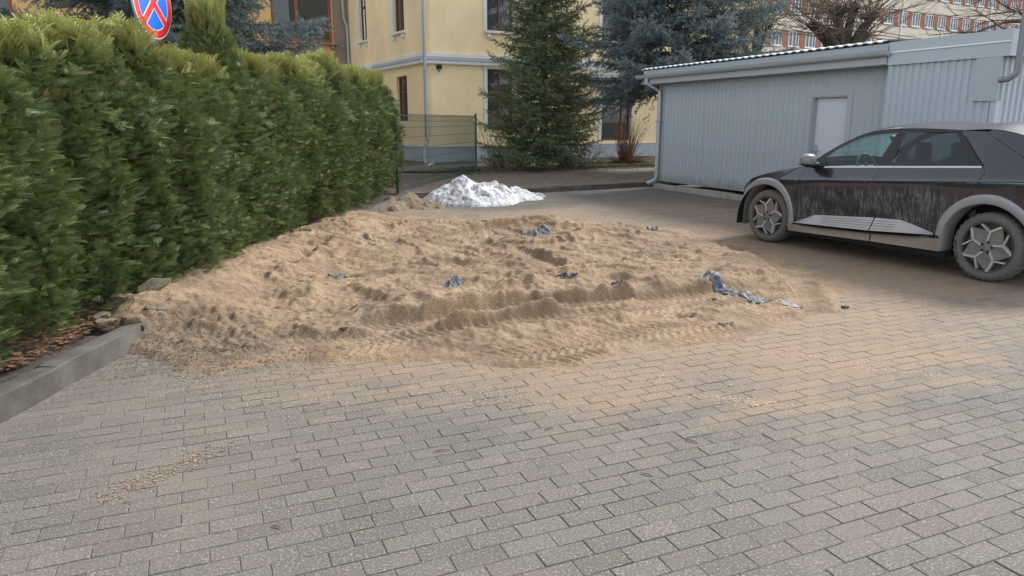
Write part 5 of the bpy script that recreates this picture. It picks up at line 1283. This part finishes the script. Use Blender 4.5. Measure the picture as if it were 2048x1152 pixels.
for a, b in ((0, 2), (NV-2, NV)): skin('windscreen_pillar', wi0, wi1, MAT['paint'], a, b)
skin('roof', wi1, 116, MAT['roofpaint']); skin('rear_spoiler', 116, 122, MAT['roofpaint']); skin('rear_window_glass', 122, 131, MAT['glassr'], 3, NV-3)
for a, b in ((0, 3), (NV-3, NV)): skin('tail_pillar', 122, 131, MAT['paint'], a, b)
skin('tailgate', 131, 137, MAT['paint']); skin('rear_bumper', 137, len(EP)-1, MAT['blackplastic'])
tl_ = skin('tail_lamp', 132, 135, simple('red_lamp_lens', (0.25, 0.01, 0.012), .15, var=.05)); tl_.location.x = -.006
# roof fin aerial
MB().add([(.06,CW-.03,1.655),(.06,CW+.03,1.655),(-.16,CW+.035,1.64),(-.16,CW-.035,1.64),(-.13,CW,1.725),(-.07,CW,1.715)], [(0,5,1),(1,5,4,2),(0,3,4,5),(2,4,3)]).build('roof_aerial', MAT['gloss'], car, smooth=True)
# lamp at the front corner, bumper lip
panel('headlamp', [(3.49,.60),(3.455,.70),(3.42,.755),(3.36,.79),(3.36,.765),(3.42,.70),(3.46,.60)], MAT['lamp'], off=.012, gap=0, step=.03)
panel('bumper_lip', [(3.56,.19),(3.58,.235),(3.50,.235),(3.46,.185)], MAT['clad'], off=.01, gap=0, step=.03)
# door mirror
for side in (0, 1):
    def my(y): return y if side == 0 else 2*CW-y
    mm = bmesh.new(); bmesh.ops.create_icosphere(mm, subdivisions=3, radius=1)
    for v in mm.verts:
        x, y, z = v.co; v.co = (2.21+.085*x+.03*z*(z < 0), my(.105+.12*y), 1.175+.078*(math.copysign(abs(z)**.7, z)))
    me = bpy.data.meshes.new('door_mirror'); mm.to_mesh(me); mm.free(); me.polygons.foreach_set('use_smooth', [True]*len(me.polygons)); me.materials.append(MAT['mirror'])
    mo = link(bpy.data.objects.new('door_mirror', me), car)
    MB().tube([(2.17, my(-.08), 1.10), (2.20, my(.0), 1.105), (2.22, my(.08), 1.12)], [.045, .035, .04], 8).build('mirror_foot', MAT['gloss'], mo)
    me2 = MB().add([(2.30, my(.0), 1.113), (2.30, my(.2), 1.125), (2.12, my(.215), 1.125), (2.12, my(.0), 1.113), (2.28, my(.03), 1.085), (2.14, my(.19), 1.085)], [(0, 1, 2, 3), (0, 4, 5, 1), (3, 2, 5), (0, 3, 5, 4)] if side else [(3, 2, 1, 0), (1, 5, 4, 0), (5, 2, 3), (4, 5, 3, 0)]).build('mirror_base', MAT['gloss'], mo)
# interior seen through the glass
sw = MB(); tm = Matrix.Translation((1.86, CW+.36, 1.08)) @ Matrix.Rotation(R(-68), 4, 'Y'); rr = [(math.cos(2*math.pi*k/20)*.18, math.sin(2*math.pi*k/20)*.18, 0) for k in range(21)]
sw.tube([tm @ Vector(p) for p in rr], .016, 6); sw.tube([tm @ Vector((-.17, 0, 0)), tm @ Vector((.17, 0, 0))], .02, 6); sw.build('steering_wheel', MAT['blackplastic'], car)
MB().cbox((1.95, 2*CW+.14, .96), (2.38, -.16, 1.07), .03).build('dashboard', MAT['seat'], car)
for sx, sy in ((1.22, CW+.36), (1.22, CW-.36), (.40, CW+.38), (.40, CW-.38)):
    s = MB().cbox((sx-.11, sy-.24, .6), (sx+.05, sy+.24, 1.22), .05).build('seat_back', MAT['seat'], car)
    MB().cbox((sx-.13, sy-.13, 1.20), (sx-.03, sy+.13, 1.41), .04).build('headrest', MAT['seat'], s)
    MB().cbox((sx, sy-.24, .5), (sx+.48, sy+.24, .72), .05).build('seat_cushion', MAT['seat'], s)
MB().cbox((1.72, CW-.12, 1.42), (1.76, CW+.12, 1.48), .015).build('inside_mirror', MAT['blackplastic'], car)
# wheels
def wheel_meshes():
    nseg = 96; prof = [(.262,-.02),(.275,-.006),(.292,.0),(.315,.001),(.335,-.004),(.350,-.014),(.360,-.030),(.3655,-.055),(.3675,-.09),(.3675,-.145),(.3655,-.18),(.352,-.215),(.30,-.232),(.262,-.215)]
    t = MB(); m = len(prof)
    for k in range(nseg):
        a = 2*math.pi*k/nseg; n_ = (k % 3 == 0)
        for i, (r, y) in enumerate(prof):
            rr_ = r - (.010 if n_ and 5 <= i <= 11 else 0) - (.004 if i == 8 else 0); yy = y - (.006 if n_ and i in (4, 5, 6) else 0); t.v.append((rr_*math.cos(a), yy, rr_*math.sin(a)))
    for k in range(nseg):
        for i in range(m-1): a = k*m+i; b = ((k+1) % nseg)*m+i; t.f.append((a, a+1, b+1, b))
    rim = MB(); rp = [(.266,-.012),(.262,-.006),(.252,-.010),(.247,-.03),(.243,-.075),(.06,-.085),(0,-.085)]; m = len(rp)
    for k in range(64):
        a = 2*math.pi*k/64
        for r, y in rp: rim.v.append((r*math.cos(a), y, r*math.sin(a)))
    for k in range(64):
        for i in range(m-1): a = k*m+i; b = ((k+1) % 64)*m+i; rim.f.append((a, a+1, b+1, b))
    def pol(r, a): return Vector((r*math.cos(a), 0, r*math.sin(a)))
    S = .255/265.0; plate = MB(); bars = MB()
    def bar(p, q, w, y0, y1):
        d = (q-p).normalized(); n = Vector((-d.z, 0, d.x))*w*.5; P = [p-n, q-n, q+n, p+n]
        bars.add([(v.x, y1, v.z) for v in P] + [(v.x*1.0, y0, v.z) for v in P], [(0, 1, 2, 3), (0, 4, 5, 1), (1, 5, 6, 2), (2, 6, 7, 3), (3, 7, 4, 0)])
    for k in range(5):
        o = -R(72*k)
        q = [pol(r*S, R(a)-o) for r, a in ((62, 83), (170, 92), (262, 114), (258, 139), (173, 160), (62, 150))]
        # petal plate: a shallow dish, with an open slit beside the thin arm
        w = [q[0], q[1], q[2]*.985, q[2]*.72+q[3]*.26, q[3]*.45+q[4]*.42, q[4]*.93, q[5]]; c = sum(w, Vector())/len(w); b = len(plate.v)
        plate.add([(c.x, -.030, c.z)] + [(v.x, -.020, v.z) for v in w], [(0, i+1, (i+1) % len(w)+1) for i in range(len(w))])
        bar(q[0], q[1], .020, -.05, -.010); bar(q[1], q[2], .024, -.05, -.008); bar(q[3], q[4], .016, -.05, -.011); bar(q[2], q[2]*.86+q[3]*.14, .016, -.05, -.0085)
    hub = MB().lathe([(0, .012), (.028, .010), (.034, .004), (.058, .0), (.066, -.02)], 24, Matrix.Translation((0, -.018, 0)) @ Matrix.Rotation(R(-90), 4, 'X'))
    nuts = []
    out = {}
    for nm, mb, mt, sm in (('tyre', t, 'tyre', True), ('rim', rim, 'rim', True), ('spoke', bars, 'spoke', False), ('wheel_plate', plate, 'petal', False), ('hub_cap', hub, 'petal', True)):
        me = bpy.data.meshes.new(nm); me.from_pydata(mb.v, [], mb.f); me.materials.append(MAT[mt])
        if sm: me.polygons.foreach_set('use_smooth', [True]*len(me.polygons)); me.set_sharp_from_angle(angle=R(40))
        bm = bmesh.new(); bm.from_mesh(me); bmesh.ops.recalc_face_normals(bm, faces=bm.faces); bm.to_mesh(me); bm.free(); out[nm] = me
    nb = MB().lathe([(0, .0), (.012, .0), (.012, .012), (0, .012)], 10, Matrix.Rotation(R(-90), 4, 'X')); me = bpy.data.meshes.new('wheel_nut'); me.from_pydata(nb.v, [], nb.f); me.materials.append(MAT['black']); out['wheel_nut'] = me
    return out
WM = wheel_meshes()
for wx, near in ((0.0, 1), (2.95, 1), (0.0, 0), (2.95, 0)):
    wheel = empty('wheel', (wx, (WY(wx, .36)-.035 + .03*(wx > 1)) if near else 2*CW+.02, .3665), 0 if near else math.pi, car)
    wheel.rotation_euler = (0, R(14 if wx > 1 else -4), 0 if near else math.pi)
    for nm in ('tyre', 'rim', 'spoke', 'wheel_plate', 'hub_cap'): link(bpy.data.objects.new(nm, WM[nm]), wheel)
    for k in range(5): a = R(72*k+28); o = link(bpy.data.objects.new('wheel_nut', WM['wheel_nut']), wheel); o.location = (.056*math.cos(a), -.016, .056*math.sin(a))
    if wx == 0 and near:                                   # maker's name moulded on the rear tyre wall
        for k, chh in enumerate('SAILUN'):
            a = R(-33 + 6.2*k); fc = bpy.data.curves.new('letter', 'FONT'); fc.body = chh; fc.size = .046; fc.align_x = 'CENTER'; fc.align_y = 'CENTER'; fc.extrude = .0006
            tmp = bpy.data.objects.new('letter', fc); me = bpy.data.meshes.new_from_object(tmp); bpy.data.objects.remove(tmp); me.materials.append(MAT['black'])
            lo = link(bpy.data.objects.new('tyre_letter', me), wheel); up = Vector((math.cos(a), 0, math.sin(a))); rt_ = Vector((-math.sin(a), 0, math.cos(a)))
            mx = Matrix((rt_, up, Vector((0, 1, 0)))).transposed().to_4x4(); mx.translation = up*.313 + Vector((0, .0022, 0)); lo.matrix_local = mx
tag(car, 'black electric crossover car with dirty doors and silver wheel arch cladding', 'car')
# ================================================================== HEAPS, CLODS AND LITTER
def heap(name, label, cat, x0, x1, y0, y1, zf, mat, step=.02):
    xs = np.arange(x0, x1, step); ys = np.arange(y0, y1, step); X, Y = np.meshgrid(xs, ys, indexing='ij'); Z = zf(X, Y)
    nx, ny = X.shape; idx = np.arange(nx*ny).reshape(nx, ny); F = np.stack([idx[:-1,:-1], idx[1:,:-1], idx[1:,1:], idx[:-1,1:]], -1).reshape(-1, 4)
    V = np.stack([X + .03*fbm(71, X*9, Y*9, 2), Y + .03*fbm(72, X*9, Y*9, 2), Z], -1).reshape(-1, 3); k = V[F][:, :, 2].max(1) > -.005; F = F[k]; u, inv = np.unique(F, return_inverse=True)
    return tag(np_obj(name, V[u], inv.reshape(-1, 4), mat, smooth=True), label, cat)
def bumpf(X, Y, c):
    h = 0*X
    for cx, cy, rx, ry, a in c: h = np.maximum(h, a*np.clip(1-np.sqrt(((X-cx)/rx)**2+((Y-cy)/ry)**2), 0, 1)**.8)
    return h
def snow_h(X, Y):
    h = bumpf(X, Y, [(-1.02, 15.35, .95, .85, .54), (-.35, 15.6, .65, .6, .40), (.05, 16.0, .72, .5, .26), (-.72, 15.3, .9, .9, .46), (.45, 16.55, .45, .35, .12), (-1.35, 15.1, .5, .5, .25)])
    return h*(1+.25*fbm(73, X*4, Y*4, 3)) + sstep(0, .08, h)*(.045*fbm(74, X*6, Y*6, 3) + .03*np.clip(fbm(75, X*12, Y*12, 2), -.2, 1)) - .05*(1-sstep(0, .2, h)) 
heap('snow_heap', 'heap of old white snow speckled with dirt beside the mesh fence', 'snow', -2.2, 1.2, 14.0, 17.2, snow_h, MAT['snow'], .022)
def soil_h(X, Y):
    h = bumpf(X, Y, [(-2.05, 14.7, .55, .6, .30), (-2.35, 14.2, .45, .6, .24), (-1.75, 14.35, .5, .45, .16)])
    return h + (h > .01)*(.07*fbm(76, X*5, Y*5, 4) + .05*np.clip(fbm(77, X*9, Y*9, 3), 0, 1)) - .05
heap('soil_heap', 'small heap of crumbly brown soil between hedge end and snow', 'soil', -2.9, -1.1, 13.6, 15.5, soil_h, MAT['clod'], .02)
def clod(loc, size, rz, label, mat, seed, tilt=(0, 0)):
    bm = bmesh.new(); bmesh.ops.create_icosphere(bm, subdivisions=3, radius=1); r = np.random.default_rng(seed); N1 = Noise2(seed)
    for v in bm.verts:
        x, y, z = v.co; n = float(N1(np.array(x*1.9+9), np.array(y*1.9+z*1.3+4))); n2 = float(N1(np.array(x*5+30), np.array(y*5+z*4)))
        k = 1+.28*n+.12*n2; zz = max(min(z, .55), -.5); v.co = Vector((x*k*size[0], y*k*size[1], zz*k*size[2]))
    me = bpy.data.meshes.new('clod'); bm.to_mesh(me); bm.free(); me.materials.append(mat); me.polygons.foreach_set('use_smooth', [True]*len(me.polygons)); me.set_sharp_from_angle(angle=R(35))
    o = link(bpy.data.objects.new('crust_clod', me)); o.location = loc; o.rotation_euler = (tilt[0], tilt[1], rz); return tag(o, label, 'clod')
clod((-3.02, 5.98, max(.15, sand_z(-3.02, 5.98))+.03), (.14, .09, .04), .5, 'grey crust slab tilted against the hedge foot on the sand', MAT['crust'], 1, (.5, -.35))
clod((-3.14, 5.72, max(.15, sand_z(-3.14, 5.72))+.02), (.09, .07, .06), .2, 'rounded grey lump under the tilted crust slab', MAT['crust'], 2)
clod((-3.20, 5.50, max(.10, sand_z(-3.20, 5.50))+.03), (.08, .06, .05), 1.2, 'grey lump lying on the end of the hedge kerb', MAT['crust'], 3)
clod((-2.78, 5.55, sand_z(-2.78, 5.55)+.005), (.09, .06, .03), .1, 'flat crust flake on the sandy slope above the soil', MAT['crust'], 4, (.3, .2))
clod((-2.90, 5.38, sand_z(-2.90, 5.38)+.01), (.09, .07, .06), .9, 'small brown lump in the corner between kerb and sand', MAT['clod'], 5)
clod((-3.05, 5.28, max(.16, sand_z(-3.05, 5.28))+.015), (.08, .06, .05), .4, 'small brown crumb lump touching the kerb end', MAT['clod'], 6)
clod((.40, 6.34, sand_z(.40, 6.34)-.01), (.11, .06, .05), .3, 'darker yellow lump of wet sand in the middle ruts', MAT['clod'], 7)
clod((1.86, 6.55, sand_z(1.86, 6.55)+.01), (.035, .025, .02), 0, 'black stone lying below the torn plastic strip', MAT['soil'], 8)
clod((3.02, 6.42, sand_z(3.02, 6.42)+.01), (.035, .025, .015), 0, 'dark soil lump at the sandy edge facing the car', MAT['soil'], 9)
clod((-1.30, 5.42, sand_z(-1.30, 5.42)+.005), (.03, .022, .018), 0, 'dark crumb beside the left tyre print', MAT['soil'], 10)
clod((-.95, 6.62, sand_z(-.95, 6.62)), (.06, .05, .035), 0, 'sandy crumb left of the curled plastic shard', MAT['clod'], 11)
def film(label, path, width, seed, stand=0.0, crump=.02, lift=.012):
    """crumpled strip of torn plastic following the sand, with thickness"""
    P = smooth_path(path, 8); n = len(P); m = 7; N1 = Noise2(seed); top = []
    for i, p in enumerate(P):
        a = np.array(P[max(i-1, 0)][:2]); b = np.array(P[min(i+1, n-1)][:2]); d = b-a; d = d/np.linalg.norm(d); nn = np.array([-d[1], d[0]])
        st = np.interp(i, np.linspace(0, n-1, len(stand)), stand) if isinstance(stand, (list, tuple)) else stand
        w = width*(np.interp(i, [0, n*.15, n*.5, n*.85, n-1], [.35, 1, .8, 1, .25]) + .25*float(N1(np.array(i*.7), np.array(3.3))))
        for k in range(m):
            t = (k/(m-1)-.5)*w*(1+.25*float(N1(np.array(i*.5+k*.2), np.array(7.7)))); fl = math.cos(st); up = math.sin(st)
            q = np.array(p[:2]) + nn*t*fl; z = sand_z(*q) + lift + (t+w/2)*up + crump*abs(float(N1(np.array(i*.33), np.array(k*.55+1)))) + (p[2] if len(p) > 2 else 0)
            top.append((q[0], q[1], z))
    T = np.array(top); B = T - np.array([0, 0, .004]); V = np.concatenate([T, B]); o = n*m; F = []
    for i in range(n-1):
        for k in range(m-1): a = i*m+k; F += [(a, a+1, a+m+1, a+m), (o+a, o+a+m, o+a+m+1, o+a+1)]
        a = i*m; F += [(a, a+m, o+a+m, o+a)]; a = i*m+m-1; F += [(a, o+a, o+a+m, a+m)]
    return tag(np_obj('plastic_scrap', V, F, MAT['plastic'], smooth=True), label, 'plastic scrap')
film('long torn strip of black plastic with an upright flap on the sand', [(1.86, 7.02), (1.95, 6.98), (2.02, 6.90), (2.10, 6.80), (2.22, 6.62), (2.38, 6.48), (2.62, 6.38)], .16, 1, [.5, .45, .4, .2, .05, .03], .014, -.004)
film('crumpled bluish grey plastic bag piece at the far side of the sand', [(.14, 10.15), (.28, 10.25), (.42, 10.32), (.56, 10.42)], .26, 2, [.1, .15, .3, .3], .02, -.002)
film('curled black plastic shard with a raised tip in a sand hollow', [(-.72, 6.84), (-.62, 6.83), (-.54, 6.86), (-.50, 6.90)], .10, 3, [.05, .1, .4, .8], .008, .0)
film('small black plastic scrap left of the crumpled bag piece', [(-.38, 10.70), (-.32, 10.75), (-.27, 10.77)], .08, 4, .5, .02)
film('ragged dark plastic shred half buried beside the wet lump', [(.42, 7.06), (.52, 6.99), (.64, 6.93)], .05, 5, .3, .015)
film('little black plastic scrap on the ridge above the front ruts', [(.93, 6.68), (.98, 6.65), (1.03, 6.66)], .05, 6, .5, .02)
film('small bluish plastic scrap at the sandy fringe by the car nose', [(2.0, 10.75), (2.08, 10.78), (2.16, 10.74)], .08, 7, .4, .02)
film('flat dark plastic shred in the hollow of the left slope', [(-1.88, 7.28), (-1.78, 7.30), (-1.68, 7.36)], .07, 8, .25, .02)
film('thin dark sliver lying on the smooth sandy fringe', [(1.68, 5.73), (1.75, 5.75), (1.82, 5.78)], .025, 9, .1, .008)
# dry twigs on the pavers
for i, (x, y, a, l) in enumerate([(-.40, 3.45, .3, .09), (.92, 3.60, -.7, .07), (.62, 3.22, -.6, .06), (-1.1, 3.35, .5, .05), (-1.0, 2.75, -.4, .05), (.18, 3.72, .6, .06)]):
    o = MB().tube([(0, 0, .006), (l*.5, .006, .009), (l, 0, .005)], [.003, .004, .002], 5).build('dry_twig', MAT['twig']); o.location = (x, y, 0); o.rotation_euler = (0, 0, a)
    tag(o, 'thin dry brown twig bit lying on the bare pavers', 'twig', 'twig bits on the pavers')
